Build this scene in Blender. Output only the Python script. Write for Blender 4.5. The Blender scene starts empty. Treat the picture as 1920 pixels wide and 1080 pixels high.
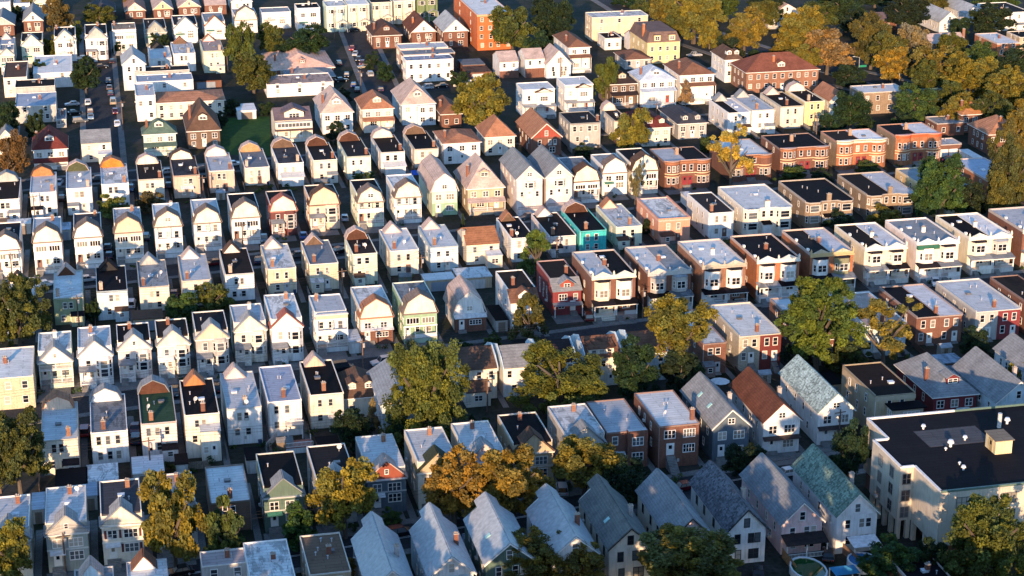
# Aerial view of a dense low-rise neighbourhood at sunset. Photo pixels are only used as survey marks:
# every house, tree and car is placed at its own ground position in metres.
import bpy, bmesh, math, random
from mathutils import Vector, Matrix, Euler
random.seed(7)
R=math.radians
scene=bpy.context.scene
C=scene.collection

F=3460.;HZ=1202.;CX=960.;CY=540.;H=135.
p=math.atan(HZ/F);yaw=math.radians(12.76)   # camera heading is yaw clockwise from +Y
fh=(math.sin(yaw),math.cos(yaw));rt=(math.cos(yaw),-math.sin(yaw))
def P(px,py,z=0.):
    u=px-CX;v=py-CY
    down=F*math.sin(p)+v*math.cos(p);fw=F*math.cos(p)-v*math.sin(p)
    t=(H-z)/down
    return (t*(fw*fh[0]+u*rt[0]),t*(fw*fh[1]+u*rt[1]))
def Q(x,y,z):
    f=x*fh[0]+y*fh[1];r=x*rt[0]+y*rt[1];d=H-z
    dep=f*math.cos(p)+d*math.sin(p);up=f*math.sin(p)-d*math.cos(p)
    return (CX+F*r/dep,CY-F*up/dep)
def Hof(px,pt,pb):
    x,y=P(px,pb)
    lo,hi=0,30
    for _ in range(40):
        m=(lo+hi)/2
        if Q(x,y,m)[1]>pt: lo=m
        else: hi=m
    return m,x,y
# kind|xl yt pb xr yb|wall roof accent|opts|look   (photo pixels of the near top-left corner, its foot, the near right corner, the far left corner)
ROWS=[
('a','second row up',6.5,'''
F|-22 1018 0 56 935|cream L yel|st=flat gt=tri ch=.7|pale flat-roofed house with cream gable behind golden tree
F|86 1004 1075 164 917|sage L gray|st=flat gt=tri ch=.6 dish|grey-green house, pale roof, tan front gable
F|190 987 1060 267 905|cream KG cream|st=flat gt=tri ch=.7 shut=maroon|cream house with slate-grey roof and maroon shutters
F|294 968 0 368 893|gray TN tan|st=flat gt=tri ch=.6|pinkish-roofed house behind the gold street tree
R|395 944 1000 470 878|brown L brown|cap=none ch=.5 nodoor|plain brown-walled house with snow-pale flat roof
F|495 934 1000 569 853|dgreen K dgreen|st=flat gt=tri ch=0 gr=GS|dark green house with black roof and grey gable
F|594 920 985 668 839|gray K tan|st=flat gt=tri ch=0 dish|black-roofed house screened by an orange-gold tree
F|689 901 965 761 821|slate L redsh|st=flat gt=tri ch=.7 gr=TN|dark slate-blue house with red shingled gable
F|784 887 955 858 808|cream L tan|st=flat gt=tri ch=.6 gr=DG|cream house with dark green gable roof edge
F|873 870 0 945 796|cream L pink|st=flat gt=tri ch=.5|pale-roofed house with small pink gable above gold trees
F|963 852 0 1037 780|tan K tan|st=flat gt=tri ch=.5 gr=BR|black-roofed tan house with brown gable beside gold trees
F|1062 838 0 1135 764|gray L gray|st=flat gt=tri ch=.6 gr=GS|pale grey house with grey gable, party wall on brick
R|1137 812 877 1212 755|brick L brick|cap=none ch=0 bay nodoor|brick house with projecting bay and pale roof
R|1235 800 887 1311 739|brick L brick|cap=none ch=.9 chb frontdoor|dark brick house with white door and stoop
G|1337 804 865 1405 734|slate GS slate|rise=3.4 porch sky chr|slate-blue gabled house with two skylights
G|1432 793 852 1500 724|white MB white|rise=3.4 ff chr|white gabled house with bright brown shingle roof
G|1535 774 835 1600 696|white GB white|rise=3.4 ff|white gabled house with mottled pale green roof
R|1641 743 825 1716 686|tan K tan|cap=none ch=0 annex|beige house with black roof and glazed sunroom
HIP|1751 744 0 1831 684|maroon GS maroon|rise=3.6 dorm awn|maroon house with big grey hipped roof
G|1868 755 0 1950 690|lblue GS lblue|rise=3.8 chr|pale blue house with cross-gabled grey roof at right edge
G|1925 700 0 1990 655|white GS white|rise=3|white house with grey roof cut by right edge
'''),
('g','bottom row of gabled roofs',6.3,'''
G|694 1110 0 776 1007|white GW white|rise=3.2 chr clip|pale metal-grey gable roof with long sunlit streak
G|806 1083 0 888 990|lblue GW white|rise=3.2 chr clip|pale grey gable roof over light blue wall
G|911 1058 0 1000 970|dgreen GW dgreen|rise=3.2 clip sky|pale gable roof over dark green front with skylight
G|1036 1045 0 1120 954|white GW white|rise=3.2 chr clip|pale grey gable roof half behind the golden tree
G|1142 1030 1100 1222 936|cream DS cream|rise=3.3 chr clip sky dk|dark grey-green gable roof over cream brick wall
G|1258 1014 0 1334 922|cream GS pink|rise=3.6 dk|grey slate gable roof with pink gable end
G|1364 997 1060 1436 906|white DM white|rise=3.6 dk chr|white house with dark mottled slate roof and black trim
G|1466 984 1040 1542 892|pink GS pink|rise=3.6 vpr|pink gabled house with black veranda roof and pool
G|1570 969 1039 1645 876|white GRN white|rise=3.7 chr pat|pale gabled house with mossy green mottled roof
'''),
('b','third row up',6.9,'''
R|77 827 892 146 760|cream L sal|cap=gam:OR ch=.75|cream house with pale roof and orange-edged cap
R|170 812 872 239 745|white M white|cap=gam:GS ch=.35 w3|white house with blue-grey roof and grey cap
R|264 795 863 331 730|pinkw G DB|cap=gam:GS ch=.3 w3|pale pink house with the only green flat roof
R|346 779 860 411 715|cream K cap2|cap=tri:OR ch=.55 ext|cream house with black roof and orange gable tip
R|425 767 835 490 702|white L pink|cap=tri:TN ch=.55 dish|white house with smooth pale roof and pink gable tip
R|502 754 820 565 690|white S white|cap=none ch=.5 deck|white house with striped silver-blue roof
R|581 741 805 644 680|cream K sal|cap=tri:TN ch=.45 deck|cream house with plain black roof and balcony
HIP|642 747 785 714 705|cream BR cream|rise=3 dorm2|low cream bungalow with brown hipped roof
G|716 760 0 790 700|lblue M tan|rise=2.5|pale blue house mostly hidden by the big willow-like tree
SG|864 694 752 932 645|cream BR cream|pw=1 ann|cream two-storey house with brown roof and rear annex
SG|944 690 0 1012 634|white GS white|pw=1|grey-shingled row house between brown and black roofs
SG|1012 681 0 1080 622|white DBK white|pw=1|dark-roofed row house with white party walls
SG|1098 672 0 1166 613|cream RB cream|pw=1 dorm3|rusty-brown roofed row house with three dormer windows
SG|1186 663 0 1250 606|lblue RB cream|pw=1|brown-roofed row house beside umbrella-shaped tree
R|1318 645 703 1362 577|brick L brick|cap=none ch=0|narrow brown brick house with pale roof beside umbrella tree
DR|1386 631 697 1465 574|tan2 L red2|w2|double house, beige left half, red brick right half
DR|1506 620 0 1590 560|brick L brick|w2|double house behind the tall green tree
DR|1622 612 670 1700 550|lblue TN lblue|w2|pale blue-walled double house with pinkish roof
DR|1719 596 648 1805 540|brick KL brick|w2|brown brick double house, half black half white roof
DR|1830 585 640 1914 527|gray L red|w2|double house, grey left half, bright red right half
R|1936 575 0 1990 515|brick K brick|cap=none ch=.5|brick house with black roof cut by right edge
'''),
('c','fourth row up',6.3,'''
BOX|-75 715 775 62 660|tan3 L tan3|fl=2|tan flat-roofed building at the left edge
F|72 681 730 135 626|mint L white|st=bal2 gt=tri ch=.5|mint-white house with pale roof and upper balcony
F|147 670 725 210 616|white L white|st=bay gt=tri ch=.4|white house with bay and grey porch roof
F|221 657 712 283 610|pinkw K pinkw|st=bay gt=tri ch=.4|pinkish-white bay house with black roof
F|295 649 705 355 602|cream K cream|st=bay gt=tri ch=.4 pr=white|cream bay house, black roof and white balcony awning
F|367 637 700 428 587|gray K2 sal|st=bay gt=tri ch=0|grey bay house with salmon gable
F|439 622 682 499 574|cream L cream|st=bay gt=tri ch=.6|pale yellow bay house with stepped pale roof
F|509 616 680 567 555|white L white|st=bay gt=tri ch=.7 gr=SR|white bay house with pink-red trimmed gable
F|592 600 662 652 550|salmb L sal|st=bal gt=none ch=.2|salmon and white house with two stacked balconies
F|676 597 648 736 540|cream L cream|st=brk gt=gam ch=0 gr=OR|cream gambrel house with orange-edged gable and brick base
F|757 589 645 819 532|green M cream|st=enc2 gt=gam ch=0|soft green house with cream gambrel gable
GG|852 590 620 909 560|white TN white|rise=5 brk|detached white barn-roofed house with full gambrel
G2|958 566 620 1010 510|white K white|ch=.3|white house with black roof and brown front dormer
G2|1037 545 592 1090 491|red K red|ch=.7|dark red house with black roof and red dormer
DF|1110 512 597 1192 475|brick LK creamy|l=creamy r=brick2|double house, cream left porch, brick right porch
DF|1215 505 582 1296 466|brick LS gray|l=gray r=gray bays|brick double house with grey-white bays
DF|1317 492 575 1399 455|brick3 L tan2|l=white r=brick3|brown brick double house with white and brown bays
DF|1420 482 562 1500 445|obrick K cream|l=white r=white|orange brick double house with white bays
DF|1520 470 548 1601 434|obrick KL tan4|l=white r=olive|double house, half black roof, white and olive bays
DF|1622 459 530 1701 424|creamy KL cream|l=cream r=cream|cream double house, half black half white roof
DF|1720 449 525 1799 415|pinkw M white|l=white r=pinkw gaw|pinkish double house with green awning cornice
DF|1817 439 510 1898 406|creamy KL cream|l=cream r=gray|double house, cream left half, grey-green right half
DF|1919 426 500 2000 394|brick L cream|l=cream r=brick|brick double house cut by the right edge
'''),
('d','fifth row up',6.1,'''
R|6 573 0 62 525|white L cream|cap=tri:BR ch=.4|pale-roofed house hidden by the large left-edge tree
R|100 560 610 156 511|sagel L DB|cap=tri:TN ch=.15|sage-green walled house with pale roof
R|181 547 601 239 502|lblue K K|cap=tri:K ch=.15|pale lilac house with black roof and black gable tip
R|261 539 585 317 491|cream M gray|cap=tri:M ch=.15|cream house with plain grey roof and grey gable tip
R|341 527 575 396 480|cream L white|cap=tri:TN ch=.2|cream house with pale roof above the green bushes
R|422 515 565 476 469|white K pinkw|cap=tri:BR ch=.2|white house with black roof and white chimney
R|502 505 552 555 461|yellow2 L cream|cap=tri:TN ch=.2|yellowish-tan house with pale roof, brick chimney
R|580 496 545 634 454|yellow2 M brown|cap=tri:TN ch=.2|yellow-tan house with grey roof and brown gable tip
R|661 477 535 707 444|mintc DBK DB|cap=gam:TN ch=.2|pale green-cream house with dark roof, arched cap
R|731 471 517 785 432|cream L pink|cap=tri:TN ch=.2|cream house with smooth pale roof, pink gable tip
R|807 464 510 859 425|lblue L pink|cap=tri:TN ch=.2 aw|light blue house with pale roof and rear awning
SG|875 459 497 936 416|cream RS cream|chl ann2|cream house with bright orange-brown shingle roof
R|958 447 492 1001 410|white K brown|cap=tri:OR ch=.1|white house with black roof beside green conical tree
R|1030 444 478 1080 402|pinkw K white|cap=tri:TN ch=.2|white house with black roof next to teal house
R|1087 434 475 1137 394|teal K DB|cap=gam:TN ch=.3|bright teal-walled house with black roof
R|1155 426 465 1204 386|mintc L sal|cap=tri:OR ch=.6|pale yellow-green house with pale roof beside teal house
R|1235 414 457 1294 374|salm L salm|cap=none ch=0 par|salmon-pink stucco house with low parapet
R|1329 400 450 1376 364|white C white|cap=none ch=.2|white house with dark corrugated roof
DR|1394 392 445 1485 352|cream L cream|bays|cream double house with rounded rear bays
DR|1510 379 432 1600 341|brick4 K brick4|bays chm|tan brick double house with all-black roof
DR|1625 366 410 1714 326|brick4 KL brick4|bays chm|brick double house with dazzling white right roof
DR|1738 355 0 1828 315|yelst M brick|bays|double house hidden behind the big right-hand tree
BOX|1862 345 0 1925 300|obrick S obrick|fl=2|orange brick building with blue-striped roof behind pine
'''),
('e','sixth row up',6.9,'''
F|-15 470 520 38 420|white K2 white|st=enc gt=gam ch=0|white gambrel house at the left edge
F|62 455 515 115 410|white L cream|st=enc gt=gam ch=.7|white gambrel house with pale roof and porch windows
F|139 446 505 191 402|white KG white|st=enc gt=gam ch=.8|white gambrel house with dark grey roof
F|215 437 495 267 392|tanw L sal|st=enc gt=gam ch=.7|tan-white gambrel house with peach gable and pale roof
F|290 426 485 341 384|white L cream|st=bal gt=gam ch=.7 gw|white gambrel house with two balconies and gable window
F|364 419 472 414 376|white L cream|st=bal gt=gam ch=0|white gambrel house with pale roof, balconies and no chimney
F|435 409 460 487 365|white K cream|st=enc gt=gam ch=0|white gambrel house with black roof
F|507 397 443 556 360|redw K cream|st=bay gt=gam ch=0 side=red gr=SR|gambrel house with dark red side wall
F|580 385 432 636 349|sal K sal|st=bay gt=gam ch=0 gr=BR|salmon gambrel house with stone-faced porch
F|671 380 427 719 339|creamg K cream|st=bal gt=gam ch=0 gw|cream gambrel house with black roof and tiered balconies
F|741 371 420 790 330|white L cream|st=bal gt=gam ch=0|white gambrel house with pale roof beside blue tarpaulin
GG|810 360 405 857 320|mintc TN white|rise=4.6 gl|white over green house with full barn roof
HIP|877 354 400 944 322|tan TN tan|rise=6 dorm prf|beige house with steep pinkish hipped roof
G|969 337 402 1017 297|pinkw GS pink|rise=3.4 bayc|pinkish house with grey roof and corner bay, left twin
G|1024 333 395 1073 293|pinkw GS pink|rise=3.4 bayc|pinkish house with grey roof and bay, right twin
F|1075 341 382 1124 297|white M cream|st=enc gt=gam ch=0 gr=BR|cream gambrel house with grey roof and dark porch posts
F|1130 325 367 1176 291|white M white|st=flat gt=gam ch=0|bright white gambrel house with grey roof
F|1185 321 365 1234 281|cream K cream|st=enc gt=gam ch=0 gr=BR|cream gambrel house with black roof beside brick double
BF|1247 302 355 1332 277|brick LK obrick|bands|red-brown brick bow-fronted double house with two red doors
BF|1370 292 340 1447 262|brick L obrick|bands|brick bow-fronted double house behind bright yellow tree
BF|1464 278 327 1555 252|brick K obrick|bands|brick bow-fronted double house with all-black roof
BF|1570 264 318 1662 244|obrick KL creamy|bands|orange bow-fronted double house with yellow cornice
BF|1680 253 310 1766 232|obrick KL redo|bands|orange bow-fronted double house with red cornice
BOX|1758 272 295 1803 262|brick L brick|fl=1 gar|low garage with two white doors
'''),
('f','seventh row up',6.0,'''
R|-12 375 415 36 332|white K gray|cap=gam:GS ch=0|white house with black roof at left edge
R|56 362 407 105 326|white L OR|cap=gam:BR ch=.85|white house with pale roof and orange-brown cap
R|124 354 400 172 317|white L DG|cap=gam:TN ch=.85|white house with pale roof and dark green cap
R|190 346 388 241 310|white L ORB|cap=gam:OR ch=.85|white house with pale roof and bright orange cap
R|259 337 378 307 304|cream K cream|cap=gam:TN ch=.85|cream house with black roof and cream cap
R|325 330 372 374 295|tanp KG cream|cap=gam:BR ch=.85 aw|pinkish-tan house with dark grey roof and awning
R|392 321 362 439 289|tanp L pinkw|cap=gam:TN ch=.85|pinkish house with pale roof and pale pink cap
R|459 315 348 505 281|cream M ORt|cap=gam:TN ch=.1|cream house with blue-grey roof beside the lawn
R|521 307 345 569 272|white KG brown|cap=gam:TN ch=.8 lean|white house with patched dark roof and pale lean-to
R|587 301 342 632 270|cream K DB|cap=gam:TN ch=.85|cream house with black roof and dark arched cap
R|650 294 337 695 261|mintw K DB|cap=gam:TN ch=.85|pale mint house with black roof and brown cap
R|714 286 325 759 255|white K cream|cap=gam:TN ch=.85 lean|white house with black roof and cream cap
R|777 280 315 822 247|cream K brown|cap=gam:TN ch=.85|cream house with black roof and rusty cap
HIP|832 269 308 900 246|white OR white|rise=1.6|white house with low orange-brown hipped roof
HIP|910 257 292 965 238|cream OR cream|rise=4.5|cream house with pointed orange hipped roof
G|997 259 293 1052 229|brick TNO redp|rise=4|brick house with bright red gable end
R|1069 232 286 1126 212|gray K gray|cap=none ch=.95 w4|light grey house with black roof and four upper windows
R|1152 227 262 1180 204|cream DBK cream|cap=gam:TN ch=.6|narrow cream house behind a golden-leaved tree
HIP|1206 240 275 1257 212|cream MR cream|rise=2.5 dorm2|cream house with dark red-brown roof and dormers
HIP|1272 232 262 1325 205|gray KG gray|rise=2.2 dorm2|grey house with dark grey mansard roof
R|1365 212 252 1407 187|white KL gray|cap=tri:GS ch=0|white house with black-topped roof, grey pyramid cap
R|1410 207 250 1452 180|white L gray|cap=tri:GS ch=.3|white house with pale roof beside black-roofed neighbour
R|1464 200 242 1507 175|cream K pink|cap=tri:TN ch=.35|cream house with black roof and four paired windows
R|1509 191 240 1546 168|yellow K cream|cap=gam:TN ch=.3|yellow house with black roof and arched cap
G|1556 190 0 1590 172|cream OR cream|rise=3|house with rusty orange roof behind dark bushes
'''),
]
ROWS2=[('t','',6.3,'''
HIP|62 281 316 125 258|white MR white|rise=4.5 dorm prf|white house with steep maroon roof above orange-capped row
SG|152 269 305 208 240|cream GS cream|ann2|cream house with wide plain grey roof below parked cars
HIP|269 252 290 329 240|mint GG mint|rise=3.6 dorm prf|pale mint house with green hipped roof beside lawn
HIP|352 246 280 412 217|brown BR cream|rise=6.3 dorm chl|tall house with steep brown hipped roof left of lawn
SGD|515 226 265 584 184|cream PU cream|band|cream house with purple-grey roof and wide triple dormer
HIP|604 212 252 661 185|white TN white|rise=5 dorm|white house with sharp pinkish-grey hipped roof
HIP|680 205 246 737 185|cream OR cream|rise=3.6 dorm prf|cream house with orange-brown hipped roof and porch
HIP|754 196 235 815 170|lblue TN cream|rise=5 dorm baycc|light blue house with tall pink hipped roof at corner
HIP|828 214 240 865 190|brick RB brick|rise=2.5|dark brick bungalow left of the golden round tree
F|980 175 220 1040 155|white L white|st=bay2 gt=none ch=0|white house with pale roof, gabled bay and porch
F|1059 166 212 1112 142|white L pinkw|st=bay2 gt=none ch=0|white house with pale roof and pink fascia
HIP|1145 158 202 1193 140|brown DBK tan|rise=3 dorm prf|brown-porched house with dark hipped roof behind tree
HIP|1201 151 200 1265 135|white LB white|rise=3.4 dorm prf|white house with pale blue hipped roof and red door
HIP|1276 141 194 1339 120|white RB white|rise=3 prf|white house with brown hipped roof beside small conifer
HIP|1400 136 175 1535 118|brick3 MRB cream|rise=4.5 dorm chm|large orange brick house with red-brown hipped roof
HIP|1360 112 155 1392 96|white BR white|rise=3 dorm2|white house with brown hip left of brick mansion
BOX|1110 33 78 1215 24|cream3 L cream3|fl=3 few|large cream flat-roofed building at top centre
SG|1187 75 100 1250 50|white PU white|ann0|white block with purplish roof behind mansard house
MAN|1214 80 120 1275 58|yellow MN yellow|x|tall pale yellow house with purple-brown mansard roof
BOX|1134 72 94 1165 62|white K white|fl=1|small white shed with black roof beside mansard house
HIP|1172 112 130 1220 98|gray RB gray|rise=1.8|low glazed bungalow with brown hip roof
GT|1025 122 148 1070 108|white TN white|rise=4.6|white sharply gabled house between shed and hip roof
HIP|1067 89 135 1106 66|white RB white|rise=2.2 prf|white two-storey house with brown hipped roof
SG|985 111 146 1021 92|white TN white|brk|small white house with pink roof, right twin
SG|937 116 147 972 102|white TN white|brk|small white house with pink roof, left twin
BOX|761 114 155 850 106|white S white|fl=2|long white building with silver-striped roof on corner
BOX|757 103 140 853 95|brick M brick|fl=2|long brick building with grey roof behind white one
BOX|750 92 130 840 83|sal L pink|fl=2|long pink-ended building with pale roof, third in block
BOX|255 180 228 291 158|white L white|fl=2 few|white commercial building with bright pale roof
HIP|293 193 226 420 173|cream TNO cream|rise=1.5|long cream building with low orange roof
BOX|256 154 190 362 142|white LB white|fl=2 few|white building with pale blue roof and black rim
BOX|252 135 170 355 127|gray K gray|fl=2 few|grey building with narrow black roof
BOX|62 138 166 135 106|white L white|fl=2 few|white flat building with streaky pale blue roof
BOX|6 146 183 50 117|cream BR cream|fl=2|cream house with flat brown roof near left edge
BOX|28 164 200 103 151|gray K gray|fl=1 few|grey block with black roof strip near left edge
BOX|28 200 232 105 176|gray LB gray|fl=2 few|pale grey block with rusty roof strip
BOX|105 225 240 124 205|gray M gray|fl=1|small grey annex beside the parked cars
HIP|507 131 147 626 100|brick TNP brick|rise=3.3 dorms|large brick apartment house with salmon hipped roof
HIP|540 146 160 627 130|brick GS brick|rise=1.6|brick wing with greyish hipped roof
BOX|500 159 183 625 143|white TN white|fl=2 few|long white building with pinkish flat roof
BOX2|895 28 95 960 -12|ored L obrick|fl=5|tall orange brick apartment block at top
BOX|612 12 60 650 2|mint L mint|fl=2 bays2|pale green bay-fronted house below top edge
BOX|652 9 58 692 0|creamy L creamy|fl=2 bays2|cream bay-fronted house next to pale green one
BOX|695 5 50 735 -5|creamy K creamy|fl=2 bays2|cream bay-fronted house with black roof at top edge
BOX|737 2 45 778 -8|creamy L creamy|fl=2 bays2|cream bay-fronted house left of green house
BOX|780 -4 40 820 -12|sage2 L sage2|fl=2 bays2|dark green bay-fronted house at top edge
F|491 29 55 545 12|white M white|st=flat gt=none ch=0|white house with grey roof and small orange gable
F|557 21 62 600 5|white K white|st=flat gt=none ch=.6|white house with black roof and red door
HIP|700 67 92 752 50|brick DBR brick|rise=3.8 dorm|brick house with dark pyramid roof and white dormer
G|772 61 82 817 38|brick MB white|rise=4.2 chl|brick house with bright rusty roof and white gable
G|832 60 90 877 36|brick GW white|rise=4.2|brick house with silvery roof and white gable
G|-18 48 68 26 22|brick GS gray|rise=3|brick and grey gabled house in top left corner
G|44 40 62 80 12|brick GS white|rise=3.4|brick house with grey gambrelled gable, top left
F|40 86 125 80 62|creamg K cream|st=flat gt=tri ch=0|cream and green trimmed house behind bushy tree
F|102 77 116 142 52|white K cream|st=flat gt=tri ch=.1 dish|white house with black roof and two dishes
F|160 73 117 201 47|white K gray|st=bay gt=tri ch=.6 brk|white house with grey gable and brick ground floor
F|211 62 110 255 41|white TNF white|st=enc gt=none ch=.1|white house with flat tan roof beside grey gable
F|272 62 82 312 36|sage K sage|st=flat gt=tri ch=0|green gabled house with black roof
F|326 55 82 370 30|white K2 white|st=flat gt=tri ch=0|white gabled house with slate roof below top edge
F|384 50 66 422 25|white M white|st=flat gt=tri ch=0 gr=OR|white house with pink-edged gable left of dark trees
F|440 38 62 482 17|white L cream|st=flat gt=gam ch=0|white gambrel house behind dark trees
GT|230 122 170 272 90|lblue GW lblue|rise=3.2|pale blue house with silvery gable beside corner store
R|281 110 130 322 84|white L K|cap=tri:K ch=.7|white house with pale roof and black gable tip
R|325 101 135 366 77|white L brown|cap=tri:OR ch=.7|white house with pale roof and rusty gable tip
R|381 96 137 420 72|creamg TN pink|cap=tri:OR ch=.8|cream-green house with pinkish roof left of dark tree
G|235 21 36 272 -4|brick TNB cream|rise=3.2|brick house with cream gable at top edge
G|288 18 36 323 -6|brick TN yellow|rise=3.2|brick house with yellow gable at top edge
G|335 14 30 375 -8|brick TN sal|rise=3|brick house with salmon gable at top edge
SG|384 10 28 424 -3|brick TN brick|ann0|brick house with pink roof at top edge
G|434 4 24 472 -16|white GW white|rise=3|white gabled house at top edge right of brick ones
HIP|168 22 40 215 6|brick KG brick|rise=2.5|brick house with dark hipped roof at top edge
F|26 12 27 56 -8|white L white|st=flat gt=none ch=0|pale mint house at top edge
F|-20 10 24 19 -6|white L white|st=flat gt=none ch=0|white house filling top left corner
F|60 8 24 96 -8|creamg K creamg|st=flat gt=tri ch=0|cream house behind rusty-brown tree, top left
R|-4 92 126 26 68|white LB cream|cap=tri:TN ch=0|white house with pale blue roof at left edge
F|0 104 140 26 84|gray M cream|st=flat gt=tri ch=0|grey house with cream gable at left edge
G|-8 268 290 32 240|cream GS cream|rise=3.6|cream gable half hidden by golden left-edge tree
G|1452 24 50 1500 4|white TN white|rise=3|white house with pink roof left of golden treetops
HIP|1440 38 55 1460 26|gray GS gray|rise=1.5|small grey house beside white pink-roofed house
SG|1615 42 60 1682 12|brick PU brick|ann0|house with wide corrugated purple-brown roof
G|1762 42 62 1799 10|white GW white|rise=3.6|white gabled house with silvery roof, top right
G|1812 26 44 1842 2|white GW white|rise=3|silvery gable behind a chimney, top right
R|1876 24 58 1930 6|white K white|cap=none ch=.1|white house with black roof in top right corner
SG|1745 82 98 1812 58|brick TN brick|ann0 chr|house with mottled pinkish roof behind golden trees
BOX|1780 97 108 1838 86|cream K cream|fl=1|low cream annex with black flat roof
BOX|1870 82 108 1912 64|obrick L obrick|fl=2|orange-sided building with white roof, far right
BOX|1912 70 95 1980 60|tan K tan|fl=2|black-roofed building at right edge near the top
BOX|1615 174 215 1700 162|brick4 L brick4|fl=2|long brown brick building with white flat roof
SG|1712 190 212 1793 157|brick GG brick|ann0|brick house with green roof behind white-roofed building
HIP|1804 215 250 1870 200|brick ORB2 brick|rise=2.6 chl|brick house with smooth orange hipped roof
BOX|1757 232 256 1809 220|brick M brick|fl=1|low brick building with grey flat roof
HIP|1855 252 290 1925 232|brick TNO brick|rise=3.6 dorm chm|brick house with pinkish-orange hipped roof at right edge
BOX|378 1062 0 462 1037|gray TNF2 gray|fl=2|house with pinkish flat roof cut by bottom edge
BOX|470 1095 0 555 1020|white L white|fl=2 vents|bright flat-roofed house cut by bottom edge
BOX|580 1078 0 658 1007|tan TNF3 tan|fl=2 vents|tan-brown flat-roofed house at bottom edge
BOX|1722 1110 0 1800 1045|obrick K obrick|fl=2|brick house with orange side wall under bottom right tree
R|240 1110 0 318 1060|white L white|cap=tri:RB ch=0|pale-roofed house with brown-white gable tip at bottom edge
R|140 1125 0 215 1080|gray M lblue|cap=tri:TN ch=0|house showing only grey gable tip at bottom edge
''')]
BIG=[(1625,812),(1662,826),(1635,826),(1690,879),(1715,878),(1765,925)]
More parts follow.
